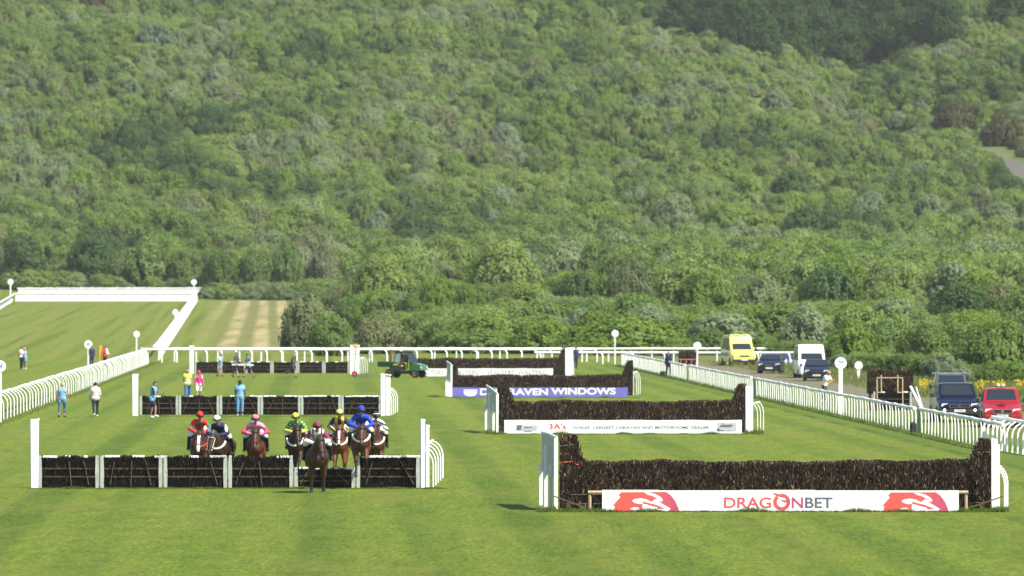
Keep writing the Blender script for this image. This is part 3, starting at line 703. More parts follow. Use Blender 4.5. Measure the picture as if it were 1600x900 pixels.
timber_frame(1490, 1513, 799, 'bare timber rail end and post at the right of the dragon board', .85)
def board(px0, px1, pyb, pyt, mat, label, back=.0, wave=0):
    p0, p1 = P(px0, pyb), P(px1, pyb); s = FPX / p0.y; h = (pyb - pyt) / s + .04; Lb = (p1 - p0).length
    b = MB(); n = 14; v = []
    for i in range(n + 1):
        x = Lb * i / n - Lb / 2; t = h + .012 * math.sin(i * 1.9) * wave
        v += [(x, 0, -.06), (x, 0, t), (x, .03, t), (x, .03, -.06)]
    f = [(i * 4 + j, i * 4 + 4 + j, i * 4 + 4 + (j + 1) % 4, i * 4 + (j + 1) % 4) for i in range(n) for j in range(4)] + [(3, 2, 1, 0), (n * 4, n * 4 + 1, n * 4 + 2, n * 4 + 3)]
    f = [tuple(reversed(q)) for q in f]
    b.add(v, f); o = b.build('advertising_board', mat, None, (p0 + p1) / 2 + Vector((0, back, 0)))
    tag(o, label, 'board'); return o, Lb, h, s
def put(o, txt, mat, x, z, wid, hgt, **k): 
    q = link(k.pop('name', 'lettering'), text_mesh(txt, mat, wid, hgt, **k), o); q.location = (x, -.003, z); return q
VINYL = pm('white_vinyl', (.80, .80, .80), rough=.4, var=.04, scale=1.2, dirt=(.60, .60, .56))
m, nt, bb = nodes_of('coral_to_magenta'); tc = N(nt, 'ShaderNodeTexCoord'); spx = N(nt, 'ShaderNodeSeparateXYZ'); nt.links.new(tc.outputs['Generated'], spx.inputs[0])
nt.links.new(ramp(nt, spx.outputs[0], [(.1, (0.6048, 0.0864, 0.0648)), (.6, (0.5760, 0.0936, 0.0936)), (1, (0.4464, 0.0648, 0.1368))]), bb.inputs['Base Color']); bb.inputs['Roughness'].default_value = .4; CORAL = m
CORALF = pm('coral_letters', (0.5904, 0.0936, 0.0864), rough=.4, var=.03); MAG = pm('magenta_letter', (0.4320, 0.0720, 0.1440), rough=.4, var=.04); SLATE = pm('slate_letters', (.10, .12, .16), rough=.4, var=.04)
o, Lb, h, s = board(941, 1498, 800, 768.5, VINYL, 'white board with red dragon emblems standing before the nearest brush fence')
cx = (941 + 1498) / 2
def bx(px): return (px - cx) / s
def bz(py): return (800 - py) / s
def ztr(px): return px
put(o, 'DRAG', CORALF, bx((1131 + 1205) / 2), bz(785.5), 74 / s, 17 / s, bold=.018)
put(o, 'N', MAG, bx(1246), bz(785.5), 18 / s, 17 / s, bold=.018)
put(o, 'BET', SLATE, bx(1279.5), bz(785.5), 43 / s, 16.5 / s, bold=.018)
# ring emblem standing for the O: open ring with a crest
b = MB(); n = 30; ro, ri = 13.4 / s, 7.6 / s; c0 = (bx(1221.5), bz(784.5))
a0, a1 = R(128), R(128 + 330); v = []
for i in range(n + 1):
    a = a0 + (a1 - a0) * i / n; k = 1 - .25 * max(0, (i - 22) / 8)
    v += [(c0[0] + ro * math.cos(a), -.004, c0[1] + ro * math.sin(a)), (c0[0] + (ro - (ro - ri) * k) * math.cos(a), -.004, c0[1] + (ro - (ro - ri) * k) * math.sin(a))]
b.add(v, [(2 * i, 2 * i + 1, 2 * i + 3, 2 * i + 2) for i in range(n)])
def poly(b, pts, y=-.005, m=0): b.add([(bx(x), y, bz(yy)) for x, yy in pts], [tuple(range(len(pts)))], m)
Zt = lambda L, ox, oy, k: [(ox + x / k, oy + y / k) for x, y in L]
poly(b, Zt([(740, 112), (820, 130), (905, 165), (945, 215), (890, 175), (820, 160), (760, 135)], 1110, 755, 7.62), -.0055)
poly(b, Zt([(800, 180), (860, 200), (920, 205), (870, 215)], 1110, 755, 7.62), -.0055)
poly(b, Zt([(850, 215), (905, 212), (935, 222), (890, 232)], 1110, 755, 7.62), -.0055)
b.build('ring_emblem', CORAL, o)
def dragon(ox, oy, k=10.667):
    b = MB()
    red = [(430, 150), (390, 205), (425, 228), (370, 285), (285, 385), (332, 372), (318, 420), (312, 485), (1400, 485), (1388, 420), (1340, 305), (1265, 205), (1185, 145)]
    b.add([(bx(ox + x / k), -.004, bz(oy + y / k)) for x, y in red], [tuple(range(len(red)))])
    b.build('dragon_emblem', CORAL, o)
    w_ = MB()
    for L in ([(810, 148), (905, 155), (1010, 185), (1085, 225), (1125, 270), (1120, 300), (1085, 305), (1040, 262), (960, 215), (870, 190)],
              [(612, 290), (660, 262), (760, 250), (860, 270), (940, 312), (1000, 265), (1060, 258), (1080, 320), (1260, 425), (1160, 425), (1020, 360), (900, 330), (780, 300), (800, 340), (720, 345), (650, 325)],
              [(790, 345), (850, 350), (930, 380), (1030, 400), (1040, 430), (1260, 428), (1200, 470), (1150, 485), (780, 485), (785, 400)],
              [(580, 425), (640, 402), (715, 405), (750, 440), (745, 485), (620, 485), (640, 450)]):
        w_.add([(bx(ox + x / k), -.0065, bz(oy + y / k)) for x, y in L], [tuple(range(len(L)))])
    w_.build('emblem_cutout', VINYL, o)
dragon(930, 755); dragon(1351, 755.5)
# strip of bare timber along the top of the board
b = MB(); b.box((bx(985), .02, h + .012), (90 / s, .04, .02)); b.box((bx(1215), .02, h + .01), (118 / s, .04, .02)); b.build('timber_strip', TAN, o)
# --- second fence
r2, L2 = brush_fence(777, 1166, 675, 1.30, 1.98, 2.02, .80, .60, 'second dark brush fence, behind the white caravan dealer board', dens=640)
wing_board('left', P(778, 677.5), 1.72, 2.02, .52, 6, 'white slatted wing left of the second brush fence', Gw)
wing_board('right', P(1169.5, 676), 2.0, 2.0, .40, 6, 'white wing right of the second brush fence', Gw, arcs=3, arc_h=1.25, tall_w=.24)
o, Lb, h, s = board(788, 1159, 678, 657.8, VINYL, 'white board of a caravan dealer before the second brush fence', wave=1)
cx = (788 + 1159) / 2
def bz(py): return (678 - py) / s
GREYL = pm('grey_letters', (.08, .10, .105), rough=.5); REDL = pm('red_letters', (.45, .03, .025), rough=.5); SOFT = pm('pale_print', (.42, .42, .45), rough=.5)
put(o, "3A's", REDL, bx(871), bz(666.2), 27 / s, 8.8 / s, bold=.012)
put(o, 'LEISURE', REDL, bx(871), bz(672.8), 28 / s, 1.7 / s, space=1.5)
put(o, 'WALES  LARGEST CARAVAN AND MOTORHOME DEALER', GREYL, bx(1001.5), bz(668), 213 / s, 4.6 / s, bold=.012)
b = MB()   # printed caravan and motorhome
def rect(b, x0, y0, x1, y1, sk=0, y=-.004): b.add([(bx(x0), y, bz(y1)), (bx(x1), y, bz(y1)), (bx(x1 + sk), y, bz(y0)), (bx(x0 + sk), y, bz(y0))], [(0, 1, 2, 3)])
rect(b, 807, 664, 814, 672, 1.5); rect(b, 819, 667, 830, 669, 1); rect(b, 818, 673.3, 831, 674.6); rect(b, 1122, 672, 1131, 674, 0); rect(b, 1125, 663.5, 1143, 667.5, 1); rect(b, 1127, 660.8, 1132, 661.6, 0); rect(b, 1133, 673.2, 1146, 674.0); rect(b, 1120, 669.5, 1124, 673.5)
b.build('printed_picture', pm('print_dark', (.12, .12, .14)), o)
b = MB(); rect(b, 806, 664.5, 839, 673.5, 0, -.003); rect(b, 1121, 661, 1151, 674, 0, -.003); b.build('printed_ground', SOFT, o)
# --- third fence
r3, L3 = brush_fence(706, 989, 618, 1.17, 2.1, 2.02, .40, .62, 'third brush fence, behind the purple board', dens=430)
wing_board('left', P(706, 621), 1.9, 2.05, .36, 6, 'white slatted wing left of the third brush fence', Gw)
wing_board('right', P(986.5, 617.5), 1.95, 1.3, .34, 5, 'white wing right of the third brush fence', Gw, arcs=3, arc_h=1.35, tall_w=.10)
PURP = pm('purple_vinyl', (0.1440, 0.1368, 0.4320), rough=.4, var=.05, scale=1.5)
o, Lb, h, s = board(707, 981, 620.5, 606.5, PURP, 'purple board with white lettering before the third brush fence', wave=1)
cx = (707 + 981) / 2
def bz(py): return (620.5 - py) / s
put(o, 'DUNRAVEN', VINYL, bx((750 + 856) / 2), bz(612.2), 106 / s, 10.5 / s, bold=.03)
put(o, 'WINDOWS', VINYL, bx((861 + 962) / 2), bz(611.2), 101 / s, 10.5 / s, bold=.03)
b = MB(); b.add([(bx(x), -.004, bz(y)) for x, y in [(724, 608.5), (746, 608.5), (745.5, 614), (743, 617.5), (738, 619), (731, 619), (727, 617.5), (724.5, 614)]], [tuple(range(8))]); b.build('shield_emblem', VINYL, o)
b = MB()
for y in (609.8, 611.2): b.add([(bx(724.3), -.0065, bz(y + .55)), (bx(745.7), -.0065, bz(y + .55)), (bx(745.7), -.0065, bz(y)), (bx(724.3), -.0065, bz(y))], [(0, 1, 2, 3)])
b.build('emblem_stripe', PURP, o)
# --- fourth fence
r4, L4 = brush_fence(640, 885, 586.5, 1.22, 1.25, 2.0, .4, .55, 'fourth and farthest brush fence, partly behind the green utility vehicle', dens=300)
wing_board('right', P(888.5, 587), 2.0, 2.0, .0, 5, 'white wing right of the farthest brush fence', Gw, arcs=3, arc_h=1.2, tall_w=.48)
o, Lb, h, s = board(648, 864, 588, 576.5, VINYL, 'white board with thin repeated lettering before the farthest brush fence', wave=1)
cx = (648 + 864) / 2
def bz(py): return (588 - py) / s
LG = pm('pale_grey_letters', (.17, .17, .20), rough=.5)
for x0 in (651, 705, 761, 809): put(o, 'WALTERS', LG, bx(x0 + 21), bz(582), 42 / s, 7.0 / s)

# ------------------------------------------------------------------ hurdle flights
def hurdle_panel(p, wd, h, label, group, detail=1, dens=300, seed=0, tops=(.2, .5), lean=.06):
    rnd = random.Random(seed)
    root = empty('hurdle', p, 0, label, 'hurdle', group); root.rotation_euler = (lean, 0, 0)
    b = MB(); b.box((wd / 2, .05, h / 2 - .02), (wd - .06, .16, h - .04), m=0)
    top = lambda x: h - .02 + .03 * math.sin(x * 6 + seed)
    slivers(b, int(dens * 1.4 * wd), None, top, -.03, .16, .15, wd - .15, 0.02, hl=(.06, .2), rnd=rnd)
    top_slivers(b, int(dens * wd * .35), top, -.05, .14, .05, wd - .05, hl=(.03, .12), rnd=rnd)
    b.build('birch_filling', [CORE, BIRCHD], root)
    for x in (.08, wd - .08):
        c = MB(); bw = .058
        c.add([(x - bw * .8, -.10, -.08), (x + bw * .8, -.10, -.08), (x + bw, -.10, h * .5), (x + bw * .75, -.10, h + .02), (x - bw * .75, -.10, h + .02), (x - bw, -.10, h * .5)] +
              [(x - bw * .8, .14, -.08), (x + bw * .8, .14, -.08), (x + bw, .14, h * .5), (x + bw * .75, .14, h + .02), (x - bw * .75, .14, h + .02), (x - bw, .14, h * .5)],
              [(0, 1, 2, 3, 4, 5), (11, 10, 9, 8, 7, 6)] + [(i, i + 6, (i + 1) % 6 + 6, (i + 1) % 6) for i in range(6)])
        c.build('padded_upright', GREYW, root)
    x = .16; npad = 0
    while x < wd - .2:
        l = rnd.uniform(.12, .5)
        if rnd.random() < tops[1]: c = MB(); c.box((min(x + l / 2, wd - .12), -.06, h + .005 + rnd.uniform(-.012, .012)), (l, .05, .07), bev=.012); c.build('white_top_pad', WHITEW, root); npad += 1
        x += l
    if not npad: c = MB(); c.box((wd / 2, -.05, h), (.3, .05, .07)); c.build('white_top_pad', WHITEW, root)
    if detail:
        for z in (.36 * h, .62 * h):
            c = MB(); c.box((wd / 2, -.075, z), (wd - .25, .03, .035)); c.build('batten', DKT, root)
        for (xa, za, xb, zb) in ((wd * .5, .05, wd * .5, h * .85), (wd * .15, .12, wd * .28, h * .82), (wd * .86, .1, wd * .72, h * .85)):
            if rnd.random() < .3: continue
            xa += rnd.uniform(-.1, .1); xb += rnd.uniform(-.12, .12)
            c = MB(); c.bar((xa, -.10, za), (xb, -.10, zb), .05, .025); c.build('stake', DKT, root)
    return root
def flight(xsp, py, h, grp, words, lows=(), dens=300, detail=1, tops=None):
    n = len(xsp) - 1
    for i in range(n):
        p0, p1 = P(xsp[i], py), P(xsp[i + 1], py); wd = (p1 - p0).length
        lab = f'dark birch hurdle, {words[i]}'
        hurdle_panel(p0, wd, h * (.62 if i in lows else 1), lab, grp, detail, dens, seed=int(py) + i, tops=(0, (tops or [.35] * n)[i]))
OR = ['first from the left', 'second from the left', 'third from the left', 'fourth from the left', 'fifth from the left', 'last on the right']
flight([59, 156, 255, 356, 459, 556, 657], 762, .98, 'hurdles of the nearest flight', [f'{w_} in the nearest flight' for w_ in OR[:4]] + ['pushed down low in the nearest flight', 'at the right end of the nearest flight'], lows=(4,), dens=420, tops=[.45, .25, .45, .5, .97, .97])
flight([218, 279, 343, 407, 470, 533, 596], 648, .93, 'hurdles of the second flight', [f'{w_} in the second flight' for w_ in OR], lows=(), dens=240, tops=[.3, .25, .3, .8, .8, .85])
flight([304, 343, 384, 425, 465, 506, 546], 583, .86, 'hurdles of the farthest flight', [f'{w_} in the farthest flight' for w_ in OR], dens=150, tops=[.3] * 6)
def hurdle_wing(px0, px1, py, top_l, top_r, label, wb=1.0, dy=0.9):
    p0, p1 = P(px0, py), P(px1, py); s = FPX / p0.y; wd = (px1 - px0) / s
    root = empty('hurdle_wing', (p0 + p1) / 2, 0, label, 'hurdle wing', 'white wings of the hurdle flights'); hw = wd / 2
    ns = max(1, int(wd / .17)); root_s = root
    for k in range(ns if ns > 1 else 0):
        t0, t1 = (k + .06) / ns, (k + .90) / ns; L_ = lambda t, w_: -hw * w_ + 2 * hw * w_ * t; H_ = lambda t: ((py - top_l) + (top_r - top_l) * -t) / s
        b = MB(); v = [(L_(t0, wb), k * .05, -.1), (L_(t1, wb), k * .05, -.1), (L_(t1, 1), k * .05, H_(t1)), (L_(t0, 1), k * .05, H_(t0))]
        b.add(v + [(x, y + .03, z) for x, y, z in v], [(0, 1, 2, 3), (7, 6, 5, 4), (0, 4, 5, 1), (1, 5, 6, 2), (2, 6, 7, 3), (3, 7, 4, 0)]); b.build('slat', WHITEW, root)
    b = MB(); v = [(-hw * wb, 0, -.1), (hw * wb, 0, -.1), (hw, 0, (py - top_r) / s), (-hw, 0, (py - top_l) / s)]
    b.add(v + [(x - .03, y + .06, z) for x, y, z in v], [(0, 1, 2, 3), (7, 6, 5, 4), (0, 4, 5, 1), (1, 5, 6, 2), (2, 6, 7, 3), (3, 7, 4, 0)])
    if ns < 2: b.build('board', WHITEW, root)
    c = MB(); c.box((-hw * wb - .02, dy, (py - top_l) / s * .46), (.07, .05, (py - top_l) / s * .92), bev=.01); c.build('upright', GREYW, root)
    c = MB(); c.bar((-hw, .03, (py - top_l) / s + .03), (hw + .02, .03, (py - top_r) / s + .03), .07, .05); c.build('cap_rail', WHITE, root)
    return root, s
def wing_arcs(px0, px1, py0, py1, ht0, ht1, n, label, ov=.3):
    """row of curved white posts with a rail, running back from a hurdle's right end"""
    p0 = P(px0, py0); p1 = P(px1, py1)
    root = empty('wing_rail', p0, 0, label, 'wing rail', 'curved white rails beside the hurdle flights')
    ln = []
    for i in range(n):
        t = i / (n - 1); p = p0.lerp(p1, t) - p0; h = ht0 + (ht1 - ht0) * t
        q = link('post', post_mesh(h, ov, .06, .04), root, p); q.rotation_euler = (0, 0, math.pi + .1)
        ln.append(p + Vector((-ov, 0, h)))
    c = MB(); c.tube(ln, .038, 8); c.build('top_rail', WHITE, root, smooth=True)
hurdle_wing(48, 61, 763, 658, 656.5, 'tall white board wing left of the nearest hurdles', .82)
hurdle_wing(658, 664, 763, 657, 658, 'tall thin white board wing right of the nearest hurdles', 1)
b = MB(); r_, s_ = hurdle_wing(665.5, 671, 761, 666, 667, 'second thin white board wing right of the nearest hurdles', 1)
wing_arcs(677, 692, 762, 747, 1.22, 1.25, 5, 'curved white wing rail right of the nearest hurdles', .34)
hurdle_wing(207, 216, 650, 586, 586, 'tall white board wing left of the second hurdles', .9)
hurdle_wing(595, 611, 650, 585, 587, 'broad white board wing right of the second hurdles', .95)
wing_arcs(612, 621, 649, 643.5, 1.25, 1.2, 4, 'curved white wing rail right of the second hurdles', .28)
hurdle_wing(296, 303, 584, 541, 541, 'white board wing left of the farthest hurdles', .85)
hurdle_wing(547, 562, 585, 540, 540, 'broad white board wing right of the farthest hurdles', 1)
wing_arcs(564, 574, 584.5, 582, 1.18, 1.15, 4, 'curved white wing rail right of the farthest hurdles', .25)

# ------------------------------------------------------------------ distance markers
NAVY = pm('navy_paint', (.02, .03, .12), rough=.5)
def marker(px, Y, ztop, r, txt, label, bx_=None, taper=False, pw=.12):
    b0 = PZ(px, Y); root = empty('distance_marker', b0, 0, label, 'marker post', 'round white distance markers'); H = ztop - b0.z
    b = MB()
    if taper: b.add([(-.05, -.02, -.1), (.05, -.02, -.1), (.12, -.02, H - 2 * r + .08), (-.12, -.02, H - 2 * r + .08), (-.05, .02, -.1), (.05, .02, -.1), (.12, .02, H - 2 * r + .08), (-.12, .02, H - 2 * r + .08)], [(0, 1, 2, 3), (5, 4, 7, 6), (1, 5, 6, 2), (4, 0, 3, 7), (3, 2, 6, 7)])
    else: b.box((0, 0, (H - r) / 2 - .05), (pw, pw * .8, H - r + .1))
    b.build('post', WHITEW, root)
    d = MB(); d.lathe((0, 0, 0), [(-.07, r * .96), (-.065, r), (-.035, r), (-.03, r * .96)], 'Y', 28); q = d.build('disc', WHITE, root, (0, 0, H - r))
    if txt:
        t = link('numeral', text_mesh(txt, NAVY, r * (.95 if len(txt) > 1 else .5), r * .85, bold=.01), q); t.location = (0, -.073, 0)
marker(1313.5, 344, 2.87, .30, '2f', 'round two furlong marker on a white post rising from the right rail', pw=.2)
marker(1341.5, 485, 1.25, .29, '', 'short lollipop marker behind the two furlong marker', taper=True)
marker(1089.5, 567, 2.05, .33, '', 'round marker on a white post left of the yellow ambulance')
marker(961, 583, 2.95, .30, '', 'tall slim round marker at the far end of the right rail', pw=.1)
marker(138, 565, 2.20, .34, '3f', 'round marker post behind the left rail beside the orange pole')
marker(213.5, 640, 2.55, .30, '', 'round marker post near the bend end of the left rail')
marker(274, 800, 4.2, .34, '', 'round marker beside the uphill rail, half way up')
marker(303, 1108, 8.35, .46, '', 'round marker at the top right corner of the uphill straight', pw=.2)
marker(16.5, 1090, 8.35, .46, '', 'round marker at the top left corner of the uphill straight', pw=.2)
marker(0.5, 322, 2.92, .27, '4f', 'round marker cut by the left edge of the picture, on the left rail')
op = PZ(157, 560); b = MB(); b.box((0, 0, .85), (.2, .1, 1.9), bev=.02); o = b.build('padded_pole', pm('orange_pad', (.82, .33, .03), rough=.6), None, op); tag(o, 'orange padded pole standing behind the left rail', 'pole')
# ------------------------------------------------------------------ figures: capsules joined into one continuous skin
def capsule(p0, p1, r0, r1, n=12, k=4):
    p0, p1 = np.array(p0, float), np.array(p1, float); d = p1 - p0; L = np.linalg.norm(d)
    t = d / L if L > 1e-6 else np.array([0, 0, 1.]); up = np.array([1., 0, 0]) if abs(t[0]) < .8 else np.array([0, 1., 0])
    a = np.cross(t, up); a /= np.linalg.norm(a); b = np.cross(t, a)
    rings = [(p0 - t * r0 * math.cos(q), r0 * math.sin(q)) for q in np.linspace(.12, math.pi / 2, k)] + [(p1 + t * r1 * math.sin(q), r1 * math.cos(q)) for q in np.linspace(0, math.pi / 2 - .12, k)]
    ang = np.linspace(0, 2 * math.pi, n, endpoint=False)
    v = [tuple(c + (a * math.cos(x) + b * math.sin(x)) * r) for c, r in rings for x in ang]; m = len(rings)
    f = [(i * n + j, i * n + (j + 1) % n, (i + 1) * n + (j + 1) % n, (i + 1) * n + j) for i in range(m - 1) for j in range(n)]
    f += [tuple(range(n - 1, -1, -1)), tuple((m - 1) * n + j for j in range(n))]
    return v, f
def remesh(prims, vox, infl=0.0, it=4):
    V, F_ = [], []
    for (tg, p0, p1, r0, r1) in prims:
        v, f = capsule(p0, p1, r0 + infl, r1 + infl); n = len(V); V += v; F_ += [tuple(i + n for i in q) for q in f]
    me = bpy.data.meshes.new('tmp'); me.from_pydata(V, [], F_); o = bpy.data.objects.new('tmp', me); TMP.collection.objects.link(o)
    md = o.modifiers.new('r', 'REMESH'); md.mode = 'VOXEL'; md.voxel_size = vox
    if it: sm = o.modifiers.new('s', 'SMOOTH'); sm.iterations = it; sm.factor = .5
    with bpy.context.temp_override(scene=TMP, view_layer=TMP.view_layers[0]): dg = bpy.context.evaluated_depsgraph_get()
    out = bpy.data.meshes.new_from_object(o.evaluated_get(dg))
    bpy.data.objects.remove(o); bpy.data.meshes.remove(me)
    out.polygons.foreach_set('use_smooth', np.ones(len(out.polygons), dtype=bool)); return out
TMP = bpy.data.scenes.new('workbench')
def centers(me):
    n = len(me.polygons); c = np.empty(n * 3, dtype=np.float32); me.polygons.foreach_get('center', c); return c.reshape(-1, 3)
def nearest_tag(c, prims):
    best = np.full(len(c), 1e9); idx = np.zeros(len(c), int)
    for i, (tg, p0, p1, r0, r1) in enumerate(prims):
        p0, p1 = np.array(p0), np.array(p1); d = p1 - p0; t = np.clip(((c - p0) @ d) / max(d @ d, 1e-9), 0, 1)
        q = np.linalg.norm(c - (p0 + t[:, None] * d), axis=1) - (r0 + (r1 - r0) * t)
        m = q < best; best[m] = q[m]; idx[m] = i
    return [prims[i][0] for i in idx]
def paint(me, prims, mats, fn):
    me.materials.clear()
    for m in mats: me.materials.append(m)
    c = centers(me); tg = nearest_tag(c, prims)
    me.polygons.foreach_set('material_index', np.array([fn(p, t) for p, t in zip(c, tg)], dtype=np.int32)); me.update()
SKIN = pm('skin', (.36, .20, .14), rough=.55, var=.08); SKIND = pm('dark_skin', (.10, .06, .045), rough=.55, var=.1)
EYE = pm('eye_dark', (.02, .015, .012), rough=.2); 
def hand_prims(w, d, side, curl=.5):
    """palm, four unequal fingers and a thumb from the side of the palm; d is the direction of the forearm"""
    w = Vector(w); d = Vector(d).normalized(); lat = d.cross(Vector((side, 0, 0.2)));
    lat = lat.normalized() if lat.length > .05 else Vector((0, 1, 0)); nrm = lat.cross(d).normalized() * (1 if side > 0 else -1)
    out = [('hand', w, w + d * .075 + lat * .018, .024, .024), ('hand', w, w + d * .075 - lat * .018, .024, .024)]
    for i, l in enumerate((.068, .078, .072, .056)):
        o = w + d * .085 + lat * (.033 - .022 * i); q = (d * math.cos(curl) - nrm * math.sin(curl)); e = o + q * l * .55; q2 = d * math.cos(curl * 2.1) - nrm * math.sin(curl * 2.1)
        out += [('hand', o, e, .0098, .009), ('hand', e, e + q2 * l * .5, .009, .0075)]
    o = w + d * .03 + lat * .035; t1 = (lat * .8 + d * .6 - nrm * .3).normalized(); e = o + t1 * .042
    out += [('hand', o, e, .012, .011), ('hand', e, e + (d - nrm * .4).normalized() * .03, .0105, .009)]
    return [(t, tuple(a), tuple(b), r0, r1) for t, a, b, r0, r1 in out]
def body_prims(J, k=1.0, girth=1.0):
    V = Vector; g = girth; P_ = []
    def a(t, p, q, r0, r1): P_.append((t, tuple(p), tuple(q), r0 * k, r1 * k))
    pel, wai, che, nec, hd = (V(J[n]) for n in ('pelvis', 'waist', 'chest', 'neck', 'head'))
    xr_ = V(J.get('side', (1, 0, 0)))
    a('pelvis', pel - xr_ * .075 * k, pel + xr_ * .075 * k, .112 * g, .112 * g); a('waist', pel, wai, .125 * g, .118 * g); a('waist', wai - xr_ * .05 * k, wai + xr_ * .05 * k, .105 * g, .105 * g)
    a('chest', wai, che, .12 * g, .125 * g); a('chest', che - xr_ * .085 * k, che + xr_ * .085 * k, .115 * g, .115 * g)
    sl, sr = V(J['shoulderL']), V(J['shoulderR']); a('chest', sl.lerp(sr, .12), sl.lerp(sr, .88), .068, .068); a('chest', che, (sl + sr) / 2, .11 * g, .07)
    a('neck', (sl + sr) / 2, nec, .058, .052); a('neck', nec, hd, .052, .05)
    up = (hd - nec).normalized(); fw = V(J.get('face', (0, -1, 0))).normalized(); rt = up.cross(fw).normalized()
    a('head', hd + up * .03 + fw * -.012, hd - up * .02 + fw * .0, .098, .085); a('head', hd - up * .05 + fw * .03, hd - up * .075 + fw * .05, .062, .048)
    a('face', hd + fw * .095 - up * .0, hd + fw * .112 - up * .03, .013, .019)
    for s in (-1, 1): a('face', hd + rt * s * .093 + up * .005, hd + rt * s * .097 - up * .03, .018, .014)
    for s in 'LR':
        a('uarm', J['shoulder' + s], J['elbow' + s], .056, .043); a('farm', J['elbow' + s], J['wrist' + s], .043, .029)
        h, kn, an, toe = (V(J[n + s]) for n in ('hip', 'knee', 'ankle', 'toe'))
        a('thigh', h, kn, .088 * g, .058); a('calf', kn, kn.lerp(an, .3), .056, .058); a('calf', kn.lerp(an, .3), an, .058, .038)
        hl = an + (an - kn).normalized() * .03 - (toe - an).normalized() * .03
        a('foot', hl, toe, .040, .034)
    return P_
def cut(prims, tg, t0, t1, new):
    out = []
    done = {}
    for (t, p0, p1, r0, r1) in prims:
        if t == tg:
            a, b = Vector(p0).lerp(Vector(p1), t0), Vector(p0).lerp(Vector(p1), t1); out.append((new, tuple(a), tuple(b), r0 + (r1 - r0) * t0, r0 + (r1 - r0) * t1))
    return out
def figure(loc, yaw, J, label, group, clothes, skin=SKIN, scale=1.0, girth=1.0, curl=.55, extra=None, cat='person'):
    """clothes: (name, tags, inflate, materials, pattern function)"""
    root = empty('person', loc, yaw, label, cat, group); root.scale = (scale,) * 3
    pr = body_prims(J, 1.0, girth)
    bm_ = remesh(pr, .017); hp = []
    for s, sg in (('L', -1), ('R', 1)):
        w_, e_ = Vector(J['wrist' + s]), Vector(J['elbow' + s]); hp += hand_prims(w_, w_ - e_, sg, curl)
    hm = remesh(hp, .0075, it=1)
    # hands are joined to the arms in the one body mesh
    n1, n2 = len(bm_.vertices), len(hm.vertices)
    v = [tuple(x.co) for x in bm_.vertices] + [tuple(x.co) for x in hm.vertices]
    f = [tuple(p.vertices) for p in bm_.polygons] + [tuple(i + n1 for i in p.vertices) for p in hm.polygons]
    link('body', mesh_of('body', v, f, skin, True), root)
    bpy.data.meshes.remove(bm_); bpy.data.meshes.remove(hm)
    hd, nec = Vector(J['head']), Vector(J['neck']); up = (hd - nec).normalized(); fw = Vector(J.get('face', (0, -1, 0))).normalized(); rt = up.cross(fw).normalized()
    for s in (-1, 1):
        q = MB(); q.lathe((0, 0, 0), [(-.012, .003), (-.006, .011), (.004, .012), (.011, .004)], 'Y', 8); q.build('eye', EYE, root, hd + fw * .088 + rt * s * .033 + up * .012, smooth=True)
    for (nm, tags, infl, mats, fn) in clothes:
        sel = []
        for t in tags:
            if isinstance(t, tuple): sel += cut(pr, *t)
            else: sel += [q for q in pr if q[0] == t]
        if nm in ('hair', 'cap', 'helmet'):
            sel = [('head', tuple(hd + up * .045 - fw * .02), tuple(hd + up * .02 - fw * .03), .098, .096)]
            if nm == 'cap': sel.append(('peak', tuple(hd + up * .06 + fw * .06), tuple(hd + up * .045 + fw * .15), .05, .03))
            if nm == 'helmet': sel = [('head', tuple(hd + up * .055 - fw * .005), tuple(hd + up * .035 - fw * .025), .118, .116), ('peak', tuple(hd + up * .055 + fw * .09), tuple(hd + up * .045 + fw * .13), .03, .02)]
        if not isinstance(mats, (list, tuple)): mats = [mats]
        if nm == 'boot' or nm == 'shoe':
            for sd in 'LR':
                an, toe = Vector(J['ankle' + sd]), Vector(J['toe' + sd]); kn = Vector(J['knee' + sd])
                s2 = [q for q in sel if min((Vector(q[1]) - p).length for p in (kn, an, toe, kn.lerp(an, .3), an + (an - kn).normalized() * .03 - (toe - an).normalized() * .03)) < .02]
                m_ = remesh(s2, .018, infl, 2); m_.materials.clear(); m_.materials.append(mats[0]); m_.name = nm; link(nm, m_, root)
            continue
        m_ = remesh(sel, .018, infl, 3)
        paint(m_, sel, mats, fn or (lambda p, t: 0)); m_.name = nm; link(nm, m_, root)
    if extra: extra(root, J)
    return root
